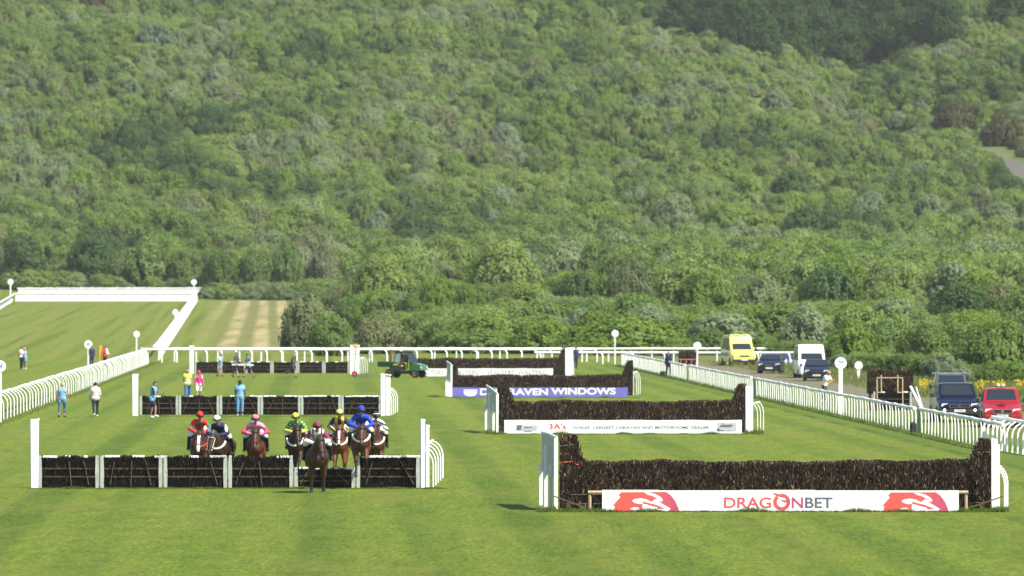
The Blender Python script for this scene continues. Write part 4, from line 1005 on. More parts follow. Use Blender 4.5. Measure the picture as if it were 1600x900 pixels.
def stand(legs=((.05, .05), (-.05, .05)), arms=((.1, .25, .12), (-.05, .25, .12)), lean=0.05, look=0.0, nod=0.05, spread=.10):
    """joints of a person 1.75 m tall facing -Y"""
    J = {}; pel = Vector((0, 0, .96)); ax = Vector((0, -math.sin(lean), math.cos(lean)))
    J['pelvis'] = pel; J['waist'] = pel + ax * .17; J['chest'] = pel + ax * .37; shc = pel + ax * .485; J['neck'] = pel + ax * .56
    hx = Vector((0, -math.sin(lean + nod), math.cos(lean + nod))); J['head'] = J['neck'] + hx * .125 + Vector((0, -.02, 0)); J['face'] = (math.sin(look), -math.cos(look), -math.sin(nod))
    low = 9
    for s, sg, (a, k), (b, e, sp) in (('L', -1, legs[0], arms[0]), ('R', 1, legs[1], arms[1])):
        h = pel + Vector((sg * spread, 0, -.04)); kn = h + Vector((sg * .01, -math.sin(a) * .43, -math.cos(a) * .43)); an = kn + Vector((0, -math.sin(a - k) * .42, -math.cos(a - k) * .42))
        ft = (a - k) * .7; J['hip' + s], J['knee' + s], J['ankle' + s] = h, kn, an; J['toe' + s] = an + Vector((sg * .03, -.15 * math.cos(ft), -.05 + .15 * math.sin(ft) * .8))
        low = min(low, an.z - .075, J['toe' + s].z - .034)
        sh = shc + Vector((sg * .175, 0, 0)); d = Vector((sg * math.sin(sp), -math.sin(b) * math.cos(sp), -math.cos(b) * math.cos(sp))); el = sh + d * .29
        d2 = Vector((sg * math.sin(sp) * .3, -math.sin(b + e), -math.cos(b + e))).normalized(); J['shoulder' + s], J['elbow' + s], J['wrist' + s] = sh, el, el + d2 * .25
    for k_ in list(J):
        if k_ != 'face': J[k_] = Vector(J[k_]) - Vector((0, 0, low))
    return J
def cloth(name, c, rough=.8, var=.12): return pm('cloth_' + name, c, rough=rough, var=var, scale=9)
LBLUE = cloth('light_blue', (0.1702, 0.3330, 0.4884)); JEANS = cloth('denim', (.10, .22, .45)); BLACKC = cloth('black', (.018, .018, .022)); NAVYC = cloth('navy', (.018, .025, .075))
WHITEC = cloth('white', (.78, .78, .77), var=.04); BEIGE = cloth('beige', (.60, .52, .45)); ORANGE = cloth('orange', (0.5772, 0.2664, 0.0518)); HIVIS = cloth('hi_vis_yellow', (0.5328, 0.5920, 0.0740)); BRIGHTB = cloth('bright_blue', (0.0296, 0.1184, 0.3700))
PINKC = cloth('hot_pink', (0.5550, 0.0370, 0.1776)); CHAR = cloth('charcoal', (.05, .05, .055)); REDC = cloth('red', (0.5328, 0.0333, 0.0222)); GREENC = cloth('green', (0.0148, 0.1924, 0.0740)); PALEPINK = cloth('pale_pink', (0.5920, 0.2516, 0.3700)); ROSE = cloth('rose_red', (0.5328, 0.0518, 0.1036))
YELLOWC = cloth('yellow', (0.5920, 0.5032, 0.0592)); ROYAL = cloth('royal_blue', (0.0148, 0.0444, 0.3848)); MAROON = cloth('maroon', (.20, .03, .06)); HAIRB = cloth('brown_hair', (.05, .03, .02)); HAIRD = cloth('dark_hair', (.015, .012, .01)); HAIRF = cloth('fair_hair', (.42, .27, .10)); GREYC = cloth('grey', (.35, .36, .38)); BOOTC = pm('black_leather', (.012, .012, .014), rough=.35)
TAB = ['pelvis', 'waist', 'chest']; SHORTSL = ('uarm', 0, .62, 'uarm')
def shirt(mat, long=False, nm='shirt', fn=None): return (nm, TAB + (['uarm', 'farm'] if long else [SHORTSL]), .016, mat, fn)
def tabard(mat): return ('tabard', TAB + [('thigh', 0, .22, 'waist')], .032, mat, None)
def trousers(mat): return ('trousers', ['pelvis', 'thigh', 'calf'], .014, mat, None)
def shorts(mat, t=.75): return ('shorts', ['pelvis', ('thigh', 0, t, 'thigh')], .026, mat, None)
def shoes(mat): return ('shoe', ['foot'], .008, mat, None)
def at(px, py): return P(px, py)
walkA = ((.42, .12), (-.32, .35)); walkB = ((-.35, .4), (.38, .1)); run = ((.75, .7), (-.55, .95))
# yaw 0 faces the camera; pi walks away
figure(at(97, 652), math.pi - .15, stand(((.30, .45), (-.25, .15)), ((.2, .5, .12), (-.15, .35, .3)), .03), 'person in light blue tabard with orange sleeves walking beside the left rail', None,
       [('jumper', ['chest', 'waist', 'uarm', 'farm'], .014, ORANGE, None), tabard(LBLUE), ('trousers', ['pelvis', 'thigh', ('calf', 0, .45, 'calf')], .016, cloth('slate_blue', (.05, .10, .17)), None), shoes(CHAR), ('hair', [], 0, HAIRF, None)], scale=.96, girth=1.12)
figure(at(149, 651), math.pi + .2, stand(((.12, .1), (-.22, .3)), ((.1, .6, .28), (.15, .45, .25)), .04), 'person in beige hooded top and black trousers walking away', None,
       [('hooded_top', TAB + ['uarm', 'farm', 'neck'], .028, BEIGE, None), trousers(BLACKC), shoes(WHITEC), ('hair', [], 0, HAIRD, None)], scale=.95, girth=1.18)
figure(at(238, 653), 1.25, stand(((.50, .5), (-.12, .1)), ((.3, 1.3, .1), (.35, 1.2, .1)), .18), 'person in light blue tabard and dark shorts jogging right before the second hurdles', None,
       [('jersey', TAB + ['uarm'], .016, BLACKC, None), tabard(LBLUE), shorts(NAVYC, .8), shoes(WHITEC), ('hair', [], 0, HAIRD, None)], scale=1.0, girth=1.08)
def dark_stick(root, J):
    b = MB(); w_ = Vector(J['wristR']); b.tube([w_ + Vector((0, 0, .02)), w_ + Vector((.42, -.05, -.62))], .014, 6); b.build('held_stick', DKT, root)
figure(at(375, 650), .06, stand(((.03, .03), (.0, .06)), ((.02, .15, .14), (.02, .1, .16)), .02, nod=.2), 'person in light blue tabard and rolled jeans standing before the second hurdles', None,
       [shirt(CHAR, True), ('tabard', TAB + [('thigh', 0, .2, 'waist'), ('uarm', 0, .3, 'chest')], .032, LBLUE, None), ('jeans', ['pelvis', 'thigh', ('calf', 0, .5, 'calf')], .02, cloth('pale_denim', (0.1184, 0.2516, 0.4292)), None), shoes(GREYC), ('cap', [], 0, BLACKC, None)], skin=SKIND, scale=1.0, girth=1.1)
def vis_band(p, t): return 1 if abs(p[2] - 1.2) < .03 or abs(p[2] - 1.05) < .025 else 0
figure(at(293, 626), .1, stand(((.22, .1), (-.2, .2)), ((-.1, .25, .15), (.15, .35, .15)), .03), 'person in yellow hi-vis vest and blue jeans walking behind the second hurdles', None,
       [('vest', TAB + [('uarm', 0, .2, 'chest')], .03, [HIVIS, WHITEC], vis_band), trousers(BRIGHTB), shoes(CHAR)], scale=1.0, girth=1.05)
figure(at(310.5, 625), .12, stand(((.2, .1), (-.15, .2)), ((.1, .5, .14), (.12, .6, .2)), .04), 'jockey on foot in hot pink silks and white breeches beside the hi-vis vest', None,
       [('jersey', TAB + ['uarm', 'farm'], .018, [PINKC, cloth('pale_blue', (0.3700, 0.4810, 0.5772))], lambda p, t: 1 if (t == 'uarm' and p[2] > 1.32) else 0), ('breeches', ['pelvis', ('thigh', 0, .8, 'thigh')], .022, WHITEC, None), shoes(CHAR), ('helmet', [], 0, PINKC, None)], scale=.93)
figure(at(344, 588.5), 1.1, stand(((.45, .35), (-.3, .2)), ((.3, .4, .1), (-.2, .3, .1)), .12), 'fair haired person in light blue tabard walking before the farthest hurdles', None,
       [shirt(WHITEC), tabard(LBLUE), shorts(cloth('pale_blue', (0.3700, 0.4810, 0.5772)), .6), shoes(CHAR), ('hair', [], 0, HAIRF, None)], scale=.98)
figure(at(368.5, 590), .9, stand(walkA, ((.15, .6, .1), (.2, .7, .12)), .12), 'tall person in charcoal shirt helping carry a white pole at the farthest hurdles', None,
       [shirt(CHAR), shorts(CHAR, .9), shoes(BLACKC), ('hair', [], 0, HAIRB, None)], scale=1.06)
figure(at(388.5, 590), -1.0, stand(((.6, .5), (-.35, .3)), ((.3, .8, .1), (.2, .7, .12)), .16), 'dark haired person in light blue tabard helping carry a white pole', None,
       [shirt(NAVYC), tabard(LBLUE), shorts(NAVYC, .7), shoes(CHAR), ('hair', [], 0, HAIRD, None)], scale=1.0)
figure(at(457, 590), 1.0, stand(run, ((.5, 1.2, .1), (-.4, .9, .1)), .22), 'bald person in charcoal shirt running past the farthest hurdles', None,
       [shirt(CHAR), shorts(CHAR, .85), shoes(BLACKC)], scale=1.04)
b = MB(); b.tube([(-.75, 0, 0), (.8, -.1, -.03)], .055, 8); q = b.build('white_pole', WHITE, None, at(379, 590) + Vector((0, -.25, .93)), smooth=True); tag(q, 'short white pole carried between two people at the farthest hurdles', 'pole')
cp = PZ(33.5, 548); cp2 = PZ(39.2, 548)
figure(cp, .9, stand(arms=((.5, .9, .2), (.6, .9, .2))), 'person in white shirt and dark trousers hugging another on the far turf', None, [shirt(WHITEC), trousers(BLACKC), shoes(BLACKC), ('hair', [], 0, HAIRD, None)], scale=1.02)
figure(cp2, -1.1, stand(arms=((.7, .7, .2), (.7, .8, .2))), 'person in pale blue top and skirt being hugged on the far turf', None, [shirt(cloth('pale_blue', (0.3700, 0.4810, 0.5772))), ('skirt', ['pelvis', ('thigh', 0, .6, 'thigh')], .05, LBLUE, None), shoes(BEIGE), ('hair', [], 0, HAIRF, None)], scale=.96)
figure(PZ(143, 560), .4, stand(), 'person in dark coat standing between the marker and the orange pole', None, [('coat', TAB + ['uarm', 'farm', ('thigh', 0, .6, 'thigh')], .03, NAVYC, None), trousers(BLACKC), shoes(BLACKC), ('hair', [], 0, HAIRD, None)], scale=1.0)
figure(PZ(164, 560), .7, stand(arms=((.3, 1.2, .1), (.2, .9, .1))), 'person in red and white top standing right of the orange pole', None, [('jacket', TAB + ['uarm', 'farm'], .024, [REDC, WHITEC], lambda p, t: 1 if p[0] > .05 and p[2] > 1.1 else 0), trousers(BLACKC), shoes(BLACKC), ('hair', [], 0, HAIRD, None)], scale=1.0)
sp_ = P(1044.5, 588)
figure(sp_, -.5, stand(((.1, .05), (-.12, .1)), ((.1, .2, .14), (-.05, .15, .2)), .0), 'person in dark navy suit walking along the course side of the right rail', None, [('jacket', TAB + ['uarm', 'farm', ('thigh', 0, .3, 'thigh')], .028, NAVYC, None), ('shirt_front', [('chest', .3, .9, 'chest')], .012, WHITEC, None), trousers(BLACKC), shoes(BLACKC), ('hair', [], 0, HAIRB, None)], scale=1.0)
b = MB(); b.box((0, 0, .16), (.42, .2, .32), bev=.06); b.tube([(-.12, 0, .3), (-.06, 0, .42), (.06, 0, .42), (.12, 0, .3)], .014, 6); q = b.build('dark_bag', CHAR, None, sp_ + Vector((-.42, -.1, .06))); tag(q, 'dark bag held by the person in the navy suit', 'bag')
figure(P(1288, 628.5), .9, stand(((.3, .3), (-.2, .35)), ((.5, .8, .12), (.7, .9, .15)), .4, nod=.2), 'person in loose white shirt stooping behind the right rail, holding something orange', None, [shirt(WHITEC, False), trousers(CHAR), shoes(GREYC), ('hair', [], 0, HAIRF, None)], scale=1.03, girth=1.15)
b = MB(); b.box((0, 0, 0), (.10, .10, .34), Matrix.Rotation(.7, 3, 'Y'), bev=.03); q = b.build('orange_flag_roll', ORANGE, None, P(1288, 628.5) + Vector((.30, -.55, 1.12))); tag(q, 'rolled orange flag held by the stooping person in white', 'flag')
figure(P(899.5, 576), .5, stand(), 'person in navy top standing behind the wing of the farthest brush fence', None, [shirt(NAVYC, True), trousers(BLACKC), shoes(BLACKC), ('hair', [], 0, HAIRB, None)], scale=1.0)

# ------------------------------------------------------------------ horses
def rotx(p, a, piv=Vector((0, 0, 1.1))): return piv + Matrix.Rotation(a, 3, 'X') @ (Vector(p) - piv)
def horse_prims(head, reach, fl, hl, pitch, hx=0.0):
    """head: poll height; reach: how far forward; fl/hl: front and hind leg angles (three segments each)"""
    P_ = []
    def a(t, p, q, r0, r1): P_.append((t, tuple(p), tuple(q), r0, r1))
    poll = Vector((hx * .6, -.62 - reach, head)); nb = Vector((0, -.55, 1.22)); nm = nb.lerp(poll, .5) + Vector((0, .05, .07))
    muz = poll + Vector((hx * .6, -.26, -.50)); jaw = poll + Vector((hx * .1, -.02, -.13))
    a('body', (0, -.50, 1.14), (0, -.1, 1.12), .285, .315); a('body', (0, -.1, 1.12), (0, .4, 1.17), .315, .285); a('body', (0, .4, 1.17), (0, .78, 1.22), .285, .255)
    a('body', (0, -.62, 1.05), (0, -.45, 1.0), .20, .24); a('body', (0, -.45, 1.34), (0, -.15, 1.40), .15, .13); a('body', (0, .8, 1.25), (0, .98, 1.24), .2, .1)
    a('neck', nb, nm, .215, .155); a('neck', nm, poll, .150, .105); a('neck', nb + Vector((0, -.05, -.06)), nm + Vector((0, -.02, -.1)), .17, .1)
    a('head', poll, poll.lerp(muz, .45), .098, .088); a('head', jaw, poll.lerp(muz, .4) + Vector((0, .03, -.02)), .095, .075); a('head', poll.lerp(muz, .4), muz, .084, .060); a('muzzle', muz, muz + Vector((0, -.01, -.05)), .064, .056)
    for s in (-1, 1):
        a('ear', poll + Vector((s * .055, .02, .06)), poll + Vector((s * .075, .0, .19)), .034, .010)
        a('head', poll.lerp(muz, .26) + Vector((s * .07, -.02, .02)), poll.lerp(muz, .32) + Vector((s * .07, -.03, 0)), .03, .026)
        A = fl[0 if s < 0 else 1]; x = s * .155; sh = Vector((s * .15, -.52, 1.12)); el = Vector((x, -.44, .92))
        d = lambda q: Vector((0, -math.sin(q), -math.cos(q)))
        kn = el + d(A[0]) * .43; fe = kn + d(A[1]) * .33; ho = fe + d(A[2]) * .13
        a('body', sh, el, .17, .115); a('arm', el, kn, .105, .064); a('knee', kn, kn + d(A[1]) * .04, .062, .056); a('shank', kn, fe, .052, .045); a('shank', fe, ho, .05, .046); a('hoof', ho, ho + d(A[2]) * .05 + Vector((0, -.02, 0)), .047, .058)
        B = hl[0 if s < 0 else 1]; hp = Vector((s * .14, .72, 1.16)); st = Vector((s * .17, .56, .88)); hk = st + d(B[0]) * .48; f2 = hk + d(B[1]) * .42; h2 = f2 + d(B[2]) * .13
        a('body', hp, st, .21, .145); a('arm', st, hk, .13, .06); a('knee', hk, hk + d(B[1]) * .06, .06, .05); a('shank', hk, f2, .05, .04); a('shank', f2, h2, .045, .04); a('hoof', h2, h2 + d(B[2]) * .05, .047, .056)
    P2 = [(t, tuple(rotx(p, pitch)), tuple(rotx(q, pitch)), r0, r1) for t, p, q, r0, r1 in P_]
    return P2, [rotx(v, pitch) for v in (poll, muz, nb, nm)]
def coat(name, c): return pm('coat_' + name, c, rough=.5, var=.2, scale=4, spec=.28)
BLACKP = coat('black_points', (.016, .012, .010)); HOOF = pm('hoof', (.05, .045, .04), rough=.6); WHITEM = pm('white_marking', (.72, .70, .66), rough=.7, var=.05)
SHEEP = pm('sheepskin', (.78, .75, .68), rough=.95, var=.08, scale=30); LEATH = pm('tack_leather', (.035, .018, .010), rough=.5)
BREECH = cloth('breeches', (.74, .74, .72), var=.05)
def horse(px, Y, zoff, yaw, coatm, label, head=1.72, reach=.35, fl=((.3, .2, .3), (-.2, -.4, -.5)), hl=((-.5, -.1, -.2), (.2, -.5, -.6)), pitch=0.0, hx=0.0, blaze=0, breast=None, browband=None, noseband=None, points=True, clothc=None):
    loc = PZ(px, Y); loc.z += zoff
    root = empty('horse', loc, yaw, label, 'horse', 'racehorses at the nearest flight of hurdles')
    pr, (poll, muz, nb, nm) = horse_prims(head, reach, fl, hl, pitch, hx)
    me = remesh(pr, .026, it=5); ax = (muz - poll).normalized()
    def fn(p, t):
        p = Vector(p)
        if blaze and t in ('head', 'muzzle'):
            k = (p - poll).dot(ax); off = p - (poll + ax * k)
            if .04 < k < .56 and off.y < -.03 and abs(off.x) < (.028 if blaze == 1 else .045): return 3
            if blaze == 2 and k > .40: return 3
        if t == 'hoof': return 2
        if t == 'shank' or t == 'knee': return 1 if points else 0
        if t == 'muzzle' : return 1
        return 0
    paint(me, pr, [coatm, BLACKP, HOOF, WHITEM], fn); me.name = 'body'; link('body', me, root)
    T = lambda p: rotx(p, pitch)
    up = Vector((0, 0, 1))
    b = MB()   # mane and forelock
    for i in range(9):
        t = i / 8; p = nb.lerp(nm, t * 2) if t < .5 else nm.lerp(poll, t * 2 - 1); rr = .2 - .09 * t
        b.tube([p + up * rr, p + up * (rr + .02) + Vector((.06, .03, -.02)), p + up * (rr - .14) + Vector((.13, .05, 0))], [.045, .04, .012], 6)
    b.tube([poll + up * .1, poll + Vector((0, -.1, .0)), poll + Vector((0, -.15, -.12))], [.035, .03, .008], 6)
    b.build('mane', BLACKP if points else coatm, root, smooth=True)
    b = MB(); b.tube([T((0, 1.02, 1.28)), T((0, 1.2, 1.24)), T((.03, 1.36, .95)), T((.04, 1.42, .6))], [.05, .075, .07, .02], 8); b.build('tail', BLACKP if points else coatm, root, smooth=True)
    for s in (-1, 1):
        q = MB(); e = poll.lerp(muz, .29) + Vector((s * .093, -.05, .015)); q.lathe((0, 0, 0), [(-.012, .004), (-.006, .016), (.006, .016), (.012, .004)], 'X', 8); q.build('eye', EYE, root, e, smooth=True)
        q = MB(); q.lathe((0, 0, 0), [(-.006, .004), (0, .014), (.006, .006)], 'Y', 8); q.build('nostril', EYE, root, muz + Vector((s * .032, -.052, .0)), smooth=True)
    def loop(c, ax_, r, w_, n=14, sq=1.0):
        a1 = ax_.cross(Vector((1, 0, 0))).normalized(); b1 = Vector((1, 0, 0)); return [c + a1 * math.sin(6.2832 * i / n) * r * sq + b1 * math.cos(6.2832 * i / n) * r for i in range(n + 1)]
    b = MB(); b.tube(loop(poll + ax * .06, ax, .112, .02), .010, 5); b.tube([poll + ax * .06 + Vector((.108, 0, 0)), muz - ax * .08 + Vector((.082, 0, 0))], .009, 5); b.tube([poll + ax * .06 - Vector((.108, 0, 0)), muz - ax * .08 - Vector((.082, 0, 0))], .009, 5)
    br = b.build('bridle', browband or LEATH, root)
    b = MB(); b.tube(loop(muz - ax * .16, ax, .094, .02, sq=1.0), .030 if noseband else .011, 6); b.build('noseband', noseband or LEATH, br, smooth=True)
    b = MB()
    for s in (-1, 1): b.tube([muz + Vector((s * .07, .02, .02)), nm + Vector((s * .17, 0, .1)), T((s * .09, -.50, 1.60))], .009, 5)
    b.build('reins', LEATH, root)
    if breast:
        n = 13; b = MB(); b.tube([T((.27 * math.cos(math.pi * i / (n - 1)) , -.60 - .19 * math.sin(math.pi * i / (n - 1)) - .02, 1.32 - .24 * math.sin(math.pi * i / (n - 1)))) for i in range(n)], .034 if breast is SHEEP else .018, 6); b.build('breastplate', breast, root, smooth=True)
    # saddle cloth and saddle lie over the barrel
    def drape(y0, y1, r, x1, th, nm_, mt):
        b = MB(); v = []; n = 12
        for y in (y0, y1):
            for rr in (r, r + th):
                for i in range(n + 1):
                    a = math.pi * (.5 - x1 + 2 * x1 * i / n); v.append(T((rr * math.cos(a), y, 1.12 + rr * 1.0 * math.sin(a))))
        m = n + 1; f = []
        for i in range(n): f += [(i, i + 1, 2 * m + i + 1, 2 * m + i), (m + i, 3 * m + i, 3 * m + i + 1, m + i + 1), (i, m + i, m + i + 1, i + 1), (2 * m + i, 2 * m + i + 1, 3 * m + i + 1, 3 * m + i)]
        b.add(v, f); return b.build(nm_, mt, root, smooth=True)
    drape(-.25, .28, .325, .42, .015, 'saddle_cloth', clothc or NAVYC); drape(-.15, .18, .345, .30, .05, 'saddle', BOOTC)
    return root, pr
def jockey(hroot, label, jersey, jfn, capm, pitch=0.0, low=0.0, fwd=0.0, look=0.0, lift=0.0, sleeves=None, capfn=None, capmats=None, elbows=.34):
    J = {'pelvis': (0, .16, 1.72 + lift), 'waist': (0, -.02, 1.80 + lift - low * .4), 'chest': (0, -.26 - fwd * .5, 1.88 + lift - low), 'neck': (0, -.47 - fwd, 1.97 + lift - low), 'head': (0, -.58 - fwd, 2.11 + lift - low), 'face': (math.sin(look), -1, -.12)}
    for s, g in (('L', -1), ('R', 1)):
        J['shoulder' + s] = (g * .18, -.38 - fwd, 1.91 + lift - low); J['elbow' + s] = (g * elbows, -.48 - fwd, 1.68 + lift - low); J['wrist' + s] = (g * .10, -.70, 1.52)
        J['hip' + s] = (g * .13, .12, 1.70 + lift); J['knee' + s] = (g * .33, -.24, 1.45); J['ankle' + s] = (g * .37, .10, 1.06); J['toe' + s] = (g * .39, -.06, 1.0)
    J = {k: (tuple(rotx(v, pitch)) if k != 'face' else v) for k, v in J.items()}
    def goggles(root, J):
        hd = Vector(J['head']); nc = Vector(J['neck']); up = (hd - nc).normalized(); fw = Vector(J['face']).normalized(); rt = up.cross(fw).normalized(); up = fw.cross(rt)
        b = MB(); n = 12; b.tube([hd + up * .012 + rt * .108 * math.sin(q) + fw * .112 * math.cos(q) for q in np.linspace(-1.5, 1.5, n)], .036, 6); b.build('goggles', INK, root, smooth=True)
        for s in (-1, 1):
            w_ = Vector(J['wristR' if s > 0 else 'wristL'])
        b = MB(); w_ = Vector(J['wristR']); b.tube([w_ + Vector((0, -.05, .05)), w_ + Vector((.16, .1, -.42))], .009, 5); b.build('whip', BOOTC, root)
        for s in (-1, 1):
            b = MB(); a_ = Vector(J['ankleR' if s > 0 else 'ankleL']); k_ = [a_ + Vector((s * .045 * math.cos(q), -.03, -.06 + .065 * math.sin(q))) for q in np.linspace(0, 6.2832, 13)]; b.tube(k_, .012, 5); b.build('stirrup', pm('steel', (.5, .5, .52), rough=.3, metal=1), root)
    cl = [('jersey', TAB[1:] + ['uarm', 'farm'], .024, jersey, jfn), ('breeches', ['pelvis', 'thigh'], .018, BREECH, None), ('boot', ['calf', 'foot'], .014, BOOTC, None), ('helmet', [], 0, capmats or [capm], capfn)]
    r = figure(hroot.location, hroot.rotation_euler.z, J, label, 'jockeys riding at the nearest flight of hurdles', cl, curl=1.0, extra=goggles)
    return r
GA = dict(fl=((.75, .35, .2), (.25, -.75, -1.3)), hl=((-.55, -.15, -.5), (.15, -.55, -.9)))
GB = dict(fl=((.35, -.9, -1.4), (.8, .45, .3)), hl=((.1, -.55, -.9), (-.5, -.15, -.5)))
GC = dict(fl=((.15, .05, .2), (.5, -.5, -1.0)), hl=((-.4, -.2, -.5), (-.1, -.5, -.8)))
BAY = coat('bay', (.080, .028, .011)); DBAY = coat('dark_bay', (.030, .013, .007)); CHES = coat('chestnut', (.125, .038, .012)); BROWN = coat('brown', (.044, .020, .012)); RBAY = coat('red_bay', (.080, .025, .014))
h, _ = horse(312, 224, .0, .06, RBAY, 'reddish bay horse with white blaze and red breast strap, leftmost of the runners', head=1.50, reach=.42, blaze=2, breast=pm('red_strap', (.6, .03, .03)), hx=-.06, **GA)
jockey(h, 'jockey in red silks with green arm bands and red cap', [REDC, GREENC], lambda p, t: 1 if ((t == 'uarm' and abs(abs(p[0]) - .29) < .035) or (abs(p[0]) < .07 and t == 'chest' and p[1] < -.36)) else 0, REDC, lift=-.02)
h, _ = horse(346, 221, .0, -.18, BROWN, 'brown horse with pale browband, carrying the white capped jockey', head=1.46, reach=.46, browband=SHEEP, breast=SHEEP, hx=-.10, **GB)
jockey(h, 'jockey in navy silks with white hoops and a white cap', [NAVYC, WHITEC], lambda p, t: 1 if ((t in ('chest', 'waist', 'neck') and -.40 < p[1] < -.2 and abs(p[2] - 1.82) < .055) or (t == 'uarm' and abs(abs(p[0]) - .28) < .05)) else 0, WHITEC, lift=-.1, fwd=.04)
h, _ = horse(400, 221, .02, 0.0, BAY, 'bay horse with dark noseband, carrying the jockey in pale pink', head=1.60, reach=.36, **GC)
jockey(h, 'jockey in pale pink silks with red sleeve patches and a pink cap', [PALEPINK, ROSE], lambda p, t: 1 if (t == 'uarm' and p[2] < 1.76) or (t == 'farm' and abs(p[0]) > .27) else 0, PALEPINK, lift=-.09, capmats=[PALEPINK, ROSE], capfn=lambda p, t: 1 if math.sin(p[0] * 60) > .3 and p[2] > 2.0 else 0, elbows=.40)
h, _ = horse(466, 220, .12, -.12, DBAY, 'dark horse with white breast strap behind the lowered hurdle', head=1.60, reach=.30, breast=SHEEP, hx=.15, **GB)
jockey(h, 'jockey in green and yellow spotted silks with a yellow cap', [GREENC, YELLOWC], lambda p, t: 1 if (t == 'farm') or (math.sin(p[0] * 42) * math.sin(p[2] * 42) > .45) else 0, YELLOWC, lift=-.12)
h5, _ = horse(496, 208.6, .0, .02, coat('warm_dark_bay', (.048, .020, .010)), 'very dark horse landing in front of the nearest hurdles', head=1.66, reach=.28, fl=((.10, .06, .35), (-.30, -.16, .15)), hl=((-.8, -1.2, -1.6), (.30, -.15, -.3)), pitch=.08, hx=.12)
h5.scale = (1.14, 1.02, 1.04)
j5 = jockey(h5, 'jockey in white silks with maroon sleeves and cap, on the landing horse', [WHITEC, MAROON, BLACKC], lambda p, t: 1 if (t == 'uarm') else (2 if t == 'chest' and abs(abs(p[0]) - .12) < .022 else 0), MAROON, pitch=.06, lift=-.10, fwd=.05); j5.scale = (1.1, 1.02, 1.04)
h, _ = horse(531, 222, .10, .0, CHES, 'bright chestnut horse with narrow white stripe and pale breast strap', head=1.60, reach=.32, blaze=1, breast=SHEEP, points=False, **GA)
jockey(h, 'jockey in black silks with yellow braces and a pale yellow cap', [BLACKC, YELLOWC], lambda p, t: 1 if (t in ('chest', 'neck') and abs(abs(p[0]) - .10) < .045) or (t == 'farm' and math.sin((p[2] + p[0]) * 50) > .3) else 0, cloth('pale_yellow', (0.5920, 0.5328, 0.1628)), lift=-.02)
h7, _ = horse(564, 213.2, .36, .03, BAY, 'bay horse jumping the hurdle with fluffy white noseband', head=1.50, reach=.45, fl=((.30, .20, .5), (.62, -.55, -.9)), hl=((-.9, -1.3, -1.7), (-.8, -1.4, -1.8)), pitch=-.04, breast=SHEEP)
jockey(h7, 'jockey in plain royal blue silks and blue cap, in mid jump', ROYAL, None, ROYAL, pitch=-.04, lift=-.04, fwd=.03, elbows=.37)
h, _ = horse(587, 225, .05, .04, RBAY, 'bay horse half hidden behind the jumping horse at the right', head=1.72, reach=.3, breast=SHEEP, hx=-.1, **GC)
jockey(h, 'jockey in black and white striped silks with a black and white cap', [WHITEC, BLACKC], lambda p, t: 1 if math.sin((abs(p[0]) * .5 + p[2]) * 48) > .1 else 0, BLACKC, lift=-.1, capmats=[BLACKC, WHITEC], capfn=lambda p, t: 1 if math.sin(p[2] * 70) > .5 else 0)
bpy.data.scenes.remove(TMP)
# ------------------------------------------------------------------ vehicles (built facing -Y)
GLASS = pm('window_glass', (.020, .028, .034), rough=.08, var=.1, spec=.35); TYRE = pm('tyre_rubber', (.018, .018, .018), rough=.85, var=.2); ALLOY = pm('alloy', (.45, .46, .47), rough=.35, metal=.8)
BLKP = pm('black_plastic', (.022, .022, .024), rough=.55); CHROME = pm('chrome', (.62, .63, .64), rough=.18, metal=1); LAMPG = pm('lamp_glass', (.62, .64, .65), rough=.12, var=.1, spec=.8); PLATE = pm('plate_white', (.80, .80, .76), rough=.4, var=.03)
def paint_m(name, c): return pm('paint_' + name, c, rough=.28, var=.05, scale=2, coat=.3, spec=.5)
def loft(b, secs, cap=True, m=0):
    n = len(secs[0]); v = [p for s in secs for p in s]
    f = [(i * n + j, i * n + (j + 1) % n, (i + 1) * n + (j + 1) % n, (i + 1) * n + j) for i in range(len(secs) - 1) for j in range(n)]
    if cap: f += [tuple(range(n - 1, -1, -1)), tuple((len(secs) - 1) * n + j for j in range(n))]
    b.add(v, f, m)
def sec(y, zb, zs, zt, wb, ws, wt):
    """closed cross-section: sill, shoulder, top"""
    c = .05
    R_ = [(wb * .94, zb), (wb, zb + .08), (ws, zs - .1), (ws, zs), (wt, zt - .01), (wt * .85, zt + .015)]
    return [(x, y, z) for x, z in R_] + [(-x, y, z) for x, z in reversed(R_)]
def wheel(root, x, y, r, w_, dk=False):
    b = MB(); b.lathe((0, 0, 0), [(-w_ / 2, r * .62), (-w_ / 2, r * .93), (-w_ / 2 + .03, r), (w_ / 2 - .03, r), (w_ / 2, r * .93), (w_ / 2, r * .62)], 'X', 22)
    t = b.build('wheel', TYRE, root, (x, y, r), smooth=True)
    q = MB(); s = 1 if x > 0 else -1; q.lathe((0, 0, 0), [(s * (w_ / 2 - .05), r * .6), (s * (w_ / 2 + .005), r * .58), (s * (w_ / 2 - .02), r * .2), (s * (w_ / 2), r * .1)], 'X', 18); q.build('rim', BLKP if dk else ALLOY, t, smooth=True)
def quadpanel(b, a, c, d, e, off):
    a, c, d, e = map(Vector, (a, c, d, e)); n = (c - a).cross(e - a).normalized() * off; ctr = (a + c + d + e) / 4
    b.add([p + n for p in (a, c, d, e)], [(0, 1, 2, 3)])
def shrink(P4, k):
    c = sum((Vector(p) for p in P4), Vector()) / 4; return [c + (Vector(p) - c) * k for p in P4]
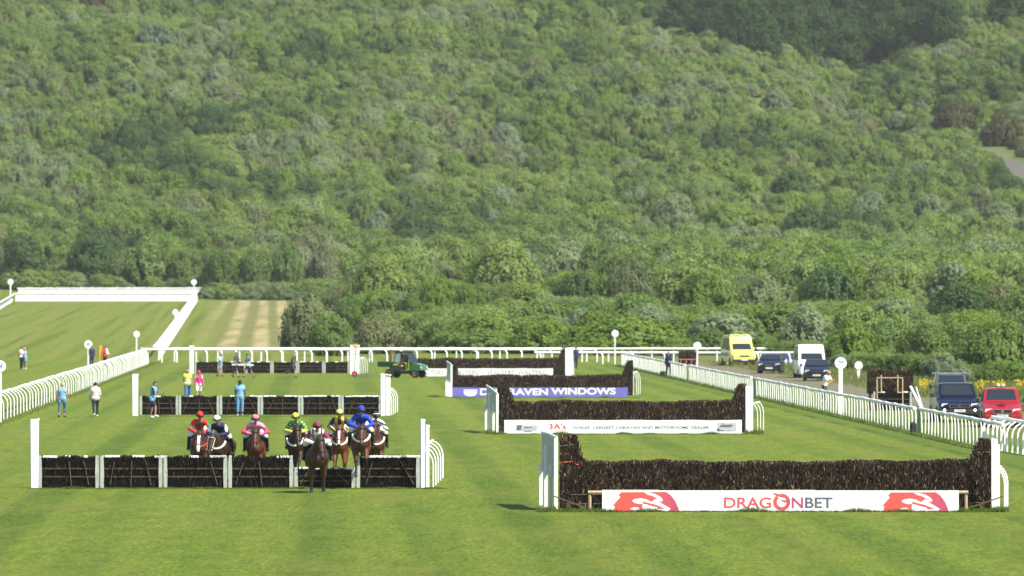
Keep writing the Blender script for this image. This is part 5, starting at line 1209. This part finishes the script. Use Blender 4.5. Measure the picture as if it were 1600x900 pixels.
def vehicle(px, py, yaw, W, L, H, paint, label, kind, plate, cat, grp=None, hood=1.0, belt=1.02, hoodlen=1.2, ws=.75, clear=.22, wr=.33, grille='bar', lights=LAMPG, bump=None, wb=None, cabend=None, tail_drop=0, wtz=None):
    loc = P(px, py); root = empty(kind, loc, yaw, label, cat, grp); h = W / 2; f = -L / 2
    loc2 = loc + Vector((math.sin(yaw) * f * 0, L / 2 * 1.0, 0)); root.location = loc2
    hy = f + hoodlen; b = MB()
    loft(b, [sec(f, clear + .12, hood * .58, hood * .66, h * .86, h * .88, h * .82), sec(f + .10, clear, hood * .66, hood * .76, h * .94, h * .95, h * .86), sec(f + .45, clear, hood * .76, hood * .85, h * .99, h * .985, h * .90),
             sec(hy, clear, belt * .95, hood + .04, h, h, h * .93), sec(0, clear, belt * .96, belt + .01, h, h, h * .95), sec(L / 2 - .35, clear, belt * .96, belt + .02, h, h * .99, h * .95), sec(L / 2, clear + .1, belt * .9, belt, h * .93, h * .93, h * .88)])
    bd = b.build('body', paint, root, smooth=True, angle=35)
    ce = cabend if cabend is not None else L / 2 - .05
    wy = hy + ws; rw_ = h * (.80 if wtz is None else .86); c = MB(); wt_ = wtz or H
    R0 = [(h * .93, hy, belt - .02), (h * .93, ce, belt - .02)]; rz = H
    st = [(hy - .02, hood + .03, hood + .05, h * .93, h * .92), (wy, belt, wt_ - .03, h * .95, rw_ + (.06 if wtz else 0)), (wy + (.30 if wtz else .35), belt, rz, h * .95, rw_), (ce - (.45 if tail_drop == 0 else .7), belt, rz - .02, h * .95, rw_), (ce, belt, belt + .05 + (rz - belt) * (.80 if tail_drop == 0 else .1), h * .94, rw_ * .98)]
    secs = []
    for (y, z0, z1, w0, w1) in st: secs.append([(w0, y, z0), (w1, y, max(z1, z0 + .01)), (w1 * .7, y, max(z1, z0 + .01) + .03), (-w1 * .7, y, max(z1, z0 + .01) + .03), (-w1, y, max(z1, z0 + .01)), (-w0, y, z0)])
    loft(c, secs); c.build('cabin', paint, root, smooth=True, angle=30)
    g = MB(); q = shrink([(-h * .92, hy, hood + .06), (h * .92, hy, hood + .06), (rw_, wy, wt_ - .03), (-rw_, wy, wt_ - .03)], .84); quadpanel(g, *q, .03); g.build('windscreen', GLASS, root)
    for s in (-1, 1):
        g = MB(); P4 = [(s * h * .95, hy + .30, belt + .03), (s * h * .95, ce - .3, belt + .03), (s * rw_, ce - .6, rz - .06), (s * rw_, wy + .12, rz - .06)]
        if s > 0: P4 = [P4[0], P4[1], P4[2], P4[3]]
        else: P4 = [P4[1], P4[0], P4[3], P4[2]]
        quadpanel(g, *shrink(P4, .88), .012); g.build('side_window', GLASS, root)
        m_ = MB(); m_.box((0, 0, 0), (.17, .10, .20), bev=.03); m_.bar((-s * .1, 0, -.05), (-s * .2, .02, -.06), .04, .04); m_.build('mirror', BLKP, root, (s * (h + .16), hy + .28, belt + .10))
        l = MB(); x = s * h * .70; z = hood * .70
        l.add([(x - .17, f + .05, z - .06), (x + .15, f + .14, z - .05), (x + .17, f + .16, z + .09), (x - .15, f + .05, z + .07), (x - .17, f + .2, z - .06), (x + .15, f + .3, z - .05), (x + .17, f + .3, z + .09), (x - .15, f + .2, z + .07)],
              [(0, 1, 2, 3), (5, 4, 7, 6), (1, 5, 6, 2), (4, 0, 3, 7), (3, 2, 6, 7), (0, 4, 5, 1)]); l.v = [(p[0], p[1] - .06, p[2]) for p in l.v]; l.build('headlight', lights, root)
    gr = MB(); gz_ = hood * .66
    if grille == 'tall': gr.add([(-.32, f - .015, .40), (.32, f - .015, .40), (.42, f - .015, gz_ + .02), (-.42, f - .015, gz_ + .02), (-.32, f + .1, .40), (.32, f + .1, .40), (.42, f + .1, gz_ + .02), (-.42, f + .1, gz_ + .02)], [(0, 1, 2, 3), (1, 5, 6, 2), (4, 0, 3, 7), (3, 2, 6, 7), (0, 4, 5, 1)])
    else: gr.box((0, f + .02, gz_), (W * .44, .08, .15), bev=.03)
    go_ = gr.build('grille', BLKP, root)
    if grille in ('chrome', 'tall'):
        k = MB()
        if grille == 'chrome':
            for z in (-.085, .085): k.box((0, f - .03, gz_ + z), (W * .48, .04, .035), bev=.01)
            for s in (-1, 1): k.box((s * W * .235, f - .03, gz_), (.035, .04, .14), bev=.01)
            k.box((0, f - .035, gz_), (.13, .03, .09), bev=.02)
        else:
            for z in (gz_ + .03, gz_ - .09): k.box((0, f - .03, z), (.80 if z > gz_ else .62, .03, .03), bev=.008)
        k.build('grille_trim', CHROME, go_)
    bz_ = clear + .16; bu = MB(); bu.box((0, f + .06, bz_), (W * .93, .2, .28), bev=.06); bu.build('bumper', bump or paint, root)
    im = MB(); im.box((0, f - .045, bz_ - .02), (W * .46, .02, .10), bev=.01); im.build('air_intake', BLKP, root)
    pl = MB(); pl.box((0, 0, 0), (.52, .014, .115)); p_ = pl.build('number_plate', PLATE, root, (0, f - .065, bz_ + .07))
    t = link('characters', text_mesh(plate, INK, .44, .07, bold=.01), p_); t.location = (0, -.009, 0)
    wbs = wb or L * .58
    for s in (-1, 1):
        for y in (f + (L - wbs) / 2 - .05, f + (L - wbs) / 2 + wbs): wheel(root, s * (h - .10), y, wr, .23)
        a = MB(); a.box((s * (h - .11), f + (L - wbs) / 2 - .05, wr + .12), (.26, wr * 2.3, wr * 1.3), bev=.1); a.build('wheel_arch', BLKP, root)
    return root, f
GRPV = 'vehicles parked beside the dirt track'
YEL = paint_m('yellow', (.66, .62, .13)); NAVP = paint_m('dark_navy', (.004, .005, .014)); WHP = paint_m('white', (.80, .80, .80)); BLUP = paint_m('deep_blue', (.002, .004, .020)); REDP = paint_m('red', (.30, .010, .016)); SILP = paint_m('dark_silver', (.07, .078, .09)); GREENP = paint_m('tractor_green', (.02, .13, .035))
# ambulance
a_, f = vehicle(1155, 571.5, .16, 2.1, 5.6, 2.45, YEL, 'yellow ambulance van parked at the far end of the dirt track', 'ambulance', 'KX09 DHF', 'ambulance', GRPV, hood=1.22, belt=1.30, hoodlen=.95, ws=.62, clear=.26, wr=.34, bump=BLKP, wtz=1.92)
b = MB(); b.box((0, -.70, 2.53), (1.75, .42, .18), bev=.05); b.box((0, .9, 2.50), (1.7, 2.6, .12), bev=.05); lb = b.build('roof_box', YEL, a_)
b = MB(); b.box((0, -.925, 2.54), (1.25, .03, .05)); b.build('blue_light_bar', pm('blue_lens', (.05, .12, .35), rough=.2), lb)
b = MB(); b.box((-1.057, .6, .95), (.012, 3.4, .32)); b.build('side_stripe', pm('reflective_green', (.05, .28, .08), rough=.4), a_)
vehicle(1206, 584, -.10, 1.80, 4.2, 1.44, NAVP, 'dark navy hatchback parked alone on the verge behind the rail', 'parked_car', 'LJ12 WKB', 'car', GRPV, hood=.98, belt=1.0, hoodlen=1.25, ws=.85, clear=.2, wr=.32, grille='tall', tail_drop=1)
vehicle(1268, 591, .05, 2.05, 5.3, 2.38, WHP, 'white high roofed van parked behind the dark blue car', 'parked_van', 'CV10 YHE', 'van', GRPV, hood=1.2, belt=1.30, hoodlen=1.0, ws=.6, clear=.26, wr=.34, wtz=1.84)
vehicle(1278, 596, -.04, 1.82, 4.2, 1.48, NAVP, 'dark blue hatchback parked in front of the white van', 'parked_car', 'CP58 NXL', 'car', GRPV, hood=1.0, belt=1.02, hoodlen=1.2, ws=.9, clear=.2, wr=.32, tail_drop=1)
s_, f = vehicle(1490, 641, -.02, 1.85, 4.7, 1.86, SILP, 'dark silver vehicle with roof bars half hidden behind the blue pickup', 'parked_car', 'WN60 OLE', 'car', GRPV, hood=1.1, belt=1.12, hoodlen=1.3, ws=.7, clear=.3, wr=.38)
b = MB()
for s in (-1, 1): b.tube([(s * .68, -.3, 1.88), (s * .68, -.25, 2.0), (s * .68, 1.6, 2.0), (s * .68, 1.7, 1.86)], .03, 6)
b.build('roof_rail', CHROME, s_)
b = MB(); b.box((0, -.05, 1.90), (2.0, .16, .07), bev=.02); b.build('roof_bar', ALLOY, s_)
b_, f = vehicle(1497, 660, .03, 2.0, 5.2, 1.82, BLUP, 'dark blue pickup with fog lamps lit, left of the red pickup', 'pickup_truck', 'CV72 MWK', 'pickup', GRPV, hood=1.16, belt=1.16, hoodlen=1.35, ws=.72, clear=.32, wr=.39, bump=BLKP, cabend=1.15, grille='chrome')
LIT = bpy.data.materials.new('lit_fog_lamp'); LIT.use_nodes = True; LIT.node_tree.nodes['Principled BSDF'].inputs['Emission Color'].default_value = (1, .92, .7, 1); LIT.node_tree.nodes['Principled BSDF'].inputs['Emission Strength'].default_value = 3
for s in (-1, 1):
    q = MB(); q.lathe((0, 0, 0), [(-.02, .02), (-.015, .055), (.01, .06)], 'Y', 14); q.build('fog_lamp', LIT, b_, (s * .72, f - .06, .58))
b = MB()
for s in (-1, 1): b.tube([(s * .86, f + .95, 1.16), (s * .95, f + 1.1, 1.35)], .02, 5)
b.build('bonnet_trim', BLKP, b_)
r_, f = vehicle(1569, 668, -.03, 1.80, 5.0, 1.76, REDP, 'red pickup with orange beacon bar on its roof, at the right edge', 'pickup_truck', 'YX60 UOW', 'pickup', GRPV, hood=1.10, belt=1.12, hoodlen=1.3, ws=.72, clear=.30, wr=.37, cabend=1.0, grille='chrome')
b = MB(); b.box((0, -.45, 1.82), (.42, .18, .05), bev=.01); lb = b.build('beacon_base', BLKP, r_)
for s in (-1, 1):
    q = MB(); q.lathe((0, 0, 0), [(0, .07), (.05, .07), (.10, .055), (.12, .02)], 'Z', 12); q.build('beacon', pm('beacon_lens', (.75, .55, .35), rough=.2), lb, (s * .11, -.45, 1.845))
b = MB(); b.box((0, f + .62, 1.105), (.34, .3, .05), bev=.02); b.build('bonnet_scoop', REDP, r_)
# ------------------------------------------------------------------ green utility vehicle, seen from the side
gl = P(634, 590.5); gv = empty('utility_vehicle', gl + Vector((0, .9, 0)), R(90) - .42, 'small green utility vehicle with cab, driving right before the farthest fence', 'utility vehicle')
DKG = pm('dark_green_plastic', (.012, .045, .022), rough=.45); YLW = pm('yellow_trim', (.75, .52, .05), rough=.45); WY = pm('yellow_rim', (.70, .55, .16), rough=.5)
b = MB(); b.prismx([(-1.45, .55), (-1.40, .92), (-.85, 1.06), (-.70, 1.06), (-.65, .50)], -.66, .66); b.build('bonnet', GREENP, gv)
b = MB(); b.box((0, .15, .46), (1.25, 1.9, .14), bev=.03); b.box((0, 0, .36), (.9, 1.4, .14)); b.build('chassis', BLKP, gv)
b = MB(); b.prismx([(.30, .55), (.30, 1.02), (1.0, 1.02), (1.0, .78), (.9, .55)], -.68, .68); b.build('side_panel', DKG, gv)
b = MB(); b.box((0, 1.30, .98), (1.5, 1.25, .38), bev=.03); b.build('load_bed', DKG, gv)
for s in (-1, 1):
    b = MB(); b.box((s * .695, .62, .96), (.014, .6, .09)); b.build('trim_stripe', YLW, gv)
    b = MB(); b.tube([(s * .62, -.72, 1.02), (s * .58, -.28, 1.82), (s * .58, .55, 1.84), (s * .62, .72, .95)], .045, 6); b.tube([(s * .60, .15, .6), (s * .58, .12, 1.82)], .04, 6); b.build('cab_frame', BLKP, gv)
    b = MB(); quadpanel(b, *( [(s * .60, .18, 1.1), (s * .60, .66, 1.1), (s * .58, .56, 1.72), (s * .58, .18, 1.72)] if s > 0 else [(s * .60, .66, 1.1), (s * .60, .18, 1.1), (s * .58, .18, 1.72), (s * .58, .56, 1.72)]), .02); b.build('side_window', pm('pale_window', (.20, .30, .33), rough=.12, spec=.7), gv)
b = MB(); b.box((0, .14, 1.88), (1.28, .98, .08), bev=.03); b.build('roof', BLKP, gv)
b = MB(); quadpanel(b, (-.58, -.70, 1.06), (.58, -.70, 1.06), (.55, -.30, 1.78), (-.55, -.30, 1.78), .01); b.build('windscreen', GLASS, gv)
b = MB(); b.box((0, .28, .85), (1.1, .45, .14), bev=.04); b.box((0, .46, 1.14), (1.1, .12, .5), bev=.04); b.build('seat', YLW, gv)
b = MB(); b.lathe((0, 0, 0), [(0, .06), (.12, .07), (.16, .04)], 'Z', 10); b.build('roof_beacon', pm('pale_green_lens', (.40, .55, .45), rough=.3), gv, (0, .3, 1.92))
for s in (-1, 1):
    for y, r_w in ((-1.0, .29), (1.02, .32)):
        b = MB(); w_ = .24; b.lathe((0, 0, 0), [(-w_ / 2, r_w * .5), (-w_ / 2, r_w * .92), (-w_ / 2 + .03, r_w), (w_ / 2 - .03, r_w), (w_ / 2, r_w * .92), (w_ / 2, r_w * .5)], 'X', 18); t = b.build('wheel', TYRE, gv, (s * .60, y, r_w), smooth=True)
        q = MB(); q.lathe((0, 0, 0), [(s * .08, r_w * .5), (s * .125, r_w * .48), (s * .10, r_w * .15)], 'X', 14); q.build('rim', WY, t, smooth=True)
    b = MB(); b.tube([(s * .5, -1.47, .74), (s * .5, -1.42, .74)], .08, 10); b.build('headlight', LAMPG, gv)
pb = P(609.5, 588) + Vector((0, 2.5, 0)); b = MB(); b.tube([(0, 0, 0), (0, 0, 1.95)], .06, 8); b.tube([(0, -.02, 1.1), (0, -.02, 1.95)], .10, 8); o = b.build('padded_post', DKT, None, pb, smooth=True); tag(o, 'dark padded post standing behind the utility vehicle load bed', 'post')
# ------------------------------------------------------------------ wheeled hoist beside the farthest hurdles
hl_ = P(554, 588.5); ho = empty('hurdle_trolley', hl_, 0, 'green framed hoist trolley with a red wheel and orange topped pole', 'trolley')
GSTEEL = pm('green_steel', (.05, .13, .10), rough=.5)
b = MB(); b.lathe((0, 0, .20), [(-.07, .05), (-.07, .19), (-.05, .21), (.05, .21), (.07, .19), (.07, .05)], 'Y', 18); t = b.build('wheel', TYRE, ho, smooth=True)
q = MB(); q.lathe((0, 0, .20), [(-.085, .14), (-.09, .10), (-.08, .03)], 'Y', 16); q.build('hub', pm('red_hub', (.55, .05, .07), rough=.4), t)
b = MB(); b.tube([(0, .02, .2), (.06, .02, 2.1)], .03, 6); b.tube([(0, .04, .22), (1.7, .2, .14)], .03, 6); b.tube([(1.72, .2, .12), (1.05, .1, 1.55), (.95, .1, 2.45), (-.15, .06, 2.45)], .022, 6); b.tube([(1.2, -.3, .08), (1.15, 0, 1.7), (1.5, .1, 1.95)], .02, 6); b.tube([(.05, 0, 1.62), (.7, .08, 1.62)], .025, 6); b.build('frame', GSTEEL, ho, smooth=True)
b = MB(); b.box((.08, .02, 2.22), (.18, .12, .36), bev=.03); b.build('orange_head', pm('orange_pad', (.82, .33, .03)), ho)
# ------------------------------------------------------------------ spare brush and hurdle beside the track
rk = P(1394, 641); sF = FPX / rk.y; rr = empty('spare_brush', rk + Vector((-1.2, .9, 0)), .06, 'spare section of brown brush raised on a stand behind the right rail', 'brush section')
brush_part(rr, 2.3, lambda x: 1.15 + .04 * math.sin(x * 4), .8, 420); [setattr(c_, 'location', (0, 0, .92)) for c_ in rr.children]
b = MB()
for x in (.1, 2.2):
    for y in (-.3, .3): b.bar((x, y, -.05), (x, y, .95), .08, .08)
b.box((1.15, 0, .88), (2.3, .7, .06)); b.build('stand', DKT, rr)
fr = empty('timber_frame', rk + Vector((-.80, -.5, 0)), .03, 'light timber frame leaning in front of the spare brush', 'frame')
for nm, A_, B_ in (('upright', (0, 0, -.05), (0, .12, 1.72)), ('upright', (1.33, 0, -.05), (1.33, .12, 1.72)), ('upright', (.22, .04, .9), (.22, .13, 1.85)), ('upright', (1.08, .04, .9), (1.08, .13, 1.85)), ('crossbar', (-.03, .09, 1.70), (1.36, .09, 1.70)), ('crossbar', (0, .05, .94), (.25, .05, .94)), ('crossbar', (1.08, .05, .94), (1.34, .05, .94))):
    b = MB(); b.bar(A_, B_, .055, .05); b.build(nm, TAN, fr)
hurdle_panel(rk + Vector((-1.02, -.25, 0)), 2.05, .95, 'spare dark hurdle standing under the raised brush by the right rail', None, 1, 260, seed=77, tops=(0, .2))
lw_ = empty('leaning_board', rk + Vector((.95, -.55, 0)), 0, 'white board leaning against the right side of the spare brush', 'board')
b = MB(); b.bar((0, .55, 1.25), (.62, 0, -.03), .17, .05); b.build('plank', WHITEW, lw_)
b = MB(); b.bar((.3, .75, 1.2), (.66, .3, -.03), .06, .05); b.build('brace', WHITEW, lw_)
rk2 = P(1062, 573); r5 = empty('spare_brush', rk2 + Vector((0, 3.2, 0)), 0, 'small spare brush section in a reddish lattice behind the far end of the right rail', 'brush section')
brush_part(r5, 1.55, lambda x: 1.25, .6, 260)
RDT = pm('reddish_timber', (.50, .24, .15), rough=.8)
b = MB()
for z in (.12, .58): b.bar((0, -.42, z), (1.55, -.42, z), .06, .06)
for x in (.1, .55, 1.0, 1.4): b.bar((x, -.40, -.03), (x + .1, -.38, .62), .05, .05)
b.build('lattice', RDT, r5)
gp = Vector((xr(298.5) , 298.5, 0)); b = MB(); b.box((0, 0, .5), (.11, .11, 1.1), bev=.015); o = b.build('gate_post', pm('dark_green_post', (.02, .06, .05), rough=.6), None, gp); tag(o, 'dark green post at the gap between near right-hand rail sections', 'post')
b = MB(); b.box((0, 0, .2), (.3, .24, .5), bev=.08); o = b.build('dark_sack', BLACKC, None, gp + Vector((-.2, .8, 0))); tag(o, 'dark sack lying at the foot of the green rail post', 'sack')
gp = Vector((xr(407), 407, 0)); b = MB(); b.box((0, 0, .5), (.10, .10, 1.1), bev=.015); o = b.build('gate_post', pm('dark_green_post', (.02, .06, .05)), None, gp); tag(o, 'dark post in the rail gap near the second brush fence', 'post')
# low navy shelter and bags beyond the lone car
tl = P(1229, 569); tt = empty('tent', tl + Vector((0, 1.5, 0)), 0, 'low dark navy tent beside the far rail behind the navy hatchback', 'tent')
b = MB(); v = [(-1.1, -.9, 0), (1.1, -.9, 0), (1.0, -.4, .78), (-.95, -.4, .78), (-1.1, .9, 0), (1.1, .9, 0), (1.0, .4, .8), (-.95, .4, .8)]; b.add(v, [(0, 1, 2, 3), (5, 4, 7, 6), (1, 5, 6, 2), (4, 0, 3, 7), (3, 2, 6, 7), (0, 4, 5, 1)]); b.build('canvas', cloth('tent_navy', (.015, .03, .11)), tt)
for i, (dx, m_, lb) in enumerate(((.0, cloth('pale_bag', (.55, .62, .70)), 'pale grey bag before the navy tent, left of the other pale bag'), (.45, cloth('pale_bag2', (.62, .68, .76)), 'pale blue bag before the navy tent, between grey and orange bags'), (.95, cloth('orange_bag', (.62, .18, .08)), 'orange bag before the navy tent'))):
    b = MB(); b.tube([(0, 0, 0), (0, 0, .12), (.02, 0, .30), (.05, 0, .42)], [.16, .20, .15, .05], 10); o = b.build('kit_bag', m_, None, tl + Vector((dx - .1, .1, 0)), smooth=True); tag(o, lb, 'bag')

# ------------------------------------------------------------------ longer grass, flowers
GBL = island_mat('grass_blades', [(0, (.045, .08, .009)), (.6, (.08, .125, .016)), (1, (.14, .16, .04))], rough=.7)
def blades(name, spots, label):
    v, f = [], []
    for (x, y, z, h) in spots:
        a = random.uniform(0, 6.28); w_ = random.uniform(.006, .014); c, s = math.cos(a) * w_, math.sin(a) * w_; dx, dy = random.gauss(0, .3) * h, random.gauss(0, .3) * h; n = len(v)
        v += [(x - c, y - s, z - .01), (x + c, y + s, z - .01), (x + dx, y + dy, z + h)]; f.append((n, n + 1, n + 2))
    o = link(name, mesh_of(name, v, f, GBL)); tag(o, label, 'grass', None, 'stuff')
sp = []
def strip(px0, px1, py, n, d0, d1, h):
    p0, p1 = P(px0, py), P(px1, py)
    for _ in range(n):
        t = random.random(); p = p0.lerp(p1, t); k = .35 + .65 * max(0, math.sin(t * 41 + py) * math.sin(t * 17)) 
        sp.append((p.x, p.y + random.uniform(d0, d1), 0, h * k * random.uniform(.5, 1.2)))
strip(838, 1572, 799.5, 16000, -.45, .0, .16); strip(838, 945, 799, 2600, -.2, .8, .22); strip(1500, 1575, 799, 2200, -.2, .8, .22)
strip(760, 1194, 678.5, 7000, -.4, .0, .15); strip(695, 1000, 621.5, 4200, -.4, .0, .15); strip(1165, 1194, 677, 900, -.2, 3, .26); strip(758, 785, 678, 900, -.2, 3, .24)
strip(44, 700, 763.5, 9000, -.35, .0, .09); strip(203, 624, 650.5, 4500, -.3, 0, .09); strip(640, 870, 588.5, 2400, -.3, 0, .13)
for _ in range(14000):
    y = random.uniform(262, 575); sp.append((xr(y) + random.uniform(-.9, .7), y, 0, random.uniform(.06, .26) if random.random() < .5 else random.uniform(.05, .12)))
for _ in range(9000):
    y = random.uniform(282, 600); sp.append((XL(y) + random.uniform(-.6, .7), y, 0, random.uniform(.05, .18)))
blades('grass', sp, 'longer grass along the fences and rails')
# yellow flowers and rank growth on the verge
FL = island_mat('flower_heads', [(0, (.40, .27, .01)), (1, (.6, .46, .02))]); RK = island_mat('rank_stems', [(0, (.05, .075, .016)), (.6, (.10, .13, .03)), (1, (.22, .20, .09))])
b = MB()
for _ in range(900):
    px = random.choice([random.uniform(1437, 1470), random.uniform(1515, 1620), random.uniform(1515, 1620)]); Y = random.uniform(402, 424); p = PZ(px, Y); z = p.z + random.uniform(.25, .75); s = random.uniform(.03, .06)
    if math.sin(px * .21) + math.sin(px * .083 + Y * .3) + random.gauss(0, .5) < .35: continue
    b.add([(p.x - s, p.y, z - s), (p.x + s, p.y, z - s * .8), (p.x + s, p.y, z + s), (p.x - s * .8, p.y + s, z + s)], [(0, 1, 2, 3)], 1)
for _ in range(9000):
    px = random.uniform(1425, 1660); Y = random.uniform(400, 428); p = PZ(px, Y); h = random.uniform(.25, .85); w_ = random.uniform(.01, .03); dx = random.gauss(0, .12)
    b.add([(p.x - w_, p.y, 0), (p.x + w_, p.y, 0), (p.x + dx, p.y + random.gauss(0, .1), h)], [(0, 1, 2)], 0)
o = link('flowering_verge', mesh_of('flowering_verge', b.v, b.f, [RK, FL], False, b.m)); tag(o, 'yellow flowers and rank weeds on the verge behind the pickups', 'flowers', None, 'stuff')
v, f = [], []
for _ in range(16000):
    y = random.uniform(330, 600); x = xr(y) + random.uniform(8.2, 17) + (600 - y) * .004; h = random.uniform(.12, .55) * (.4 + .6 * abs(math.sin(x * .6) * math.sin(y * .09))); w_ = random.uniform(.01, .025); n = len(v); dx = random.gauss(0, .15) * h
    v += [(x - w_, y, -.01), (x + w_, y, -.01), (x + dx, y + random.gauss(0, .1), h)]; f.append((n, n + 1, n + 2))
o = link('rank_grass', mesh_of('rank_grass', v, f, RK)); tag(o, 'rank rough grass on the verge beyond the dirt track', 'grass', None, 'stuff')
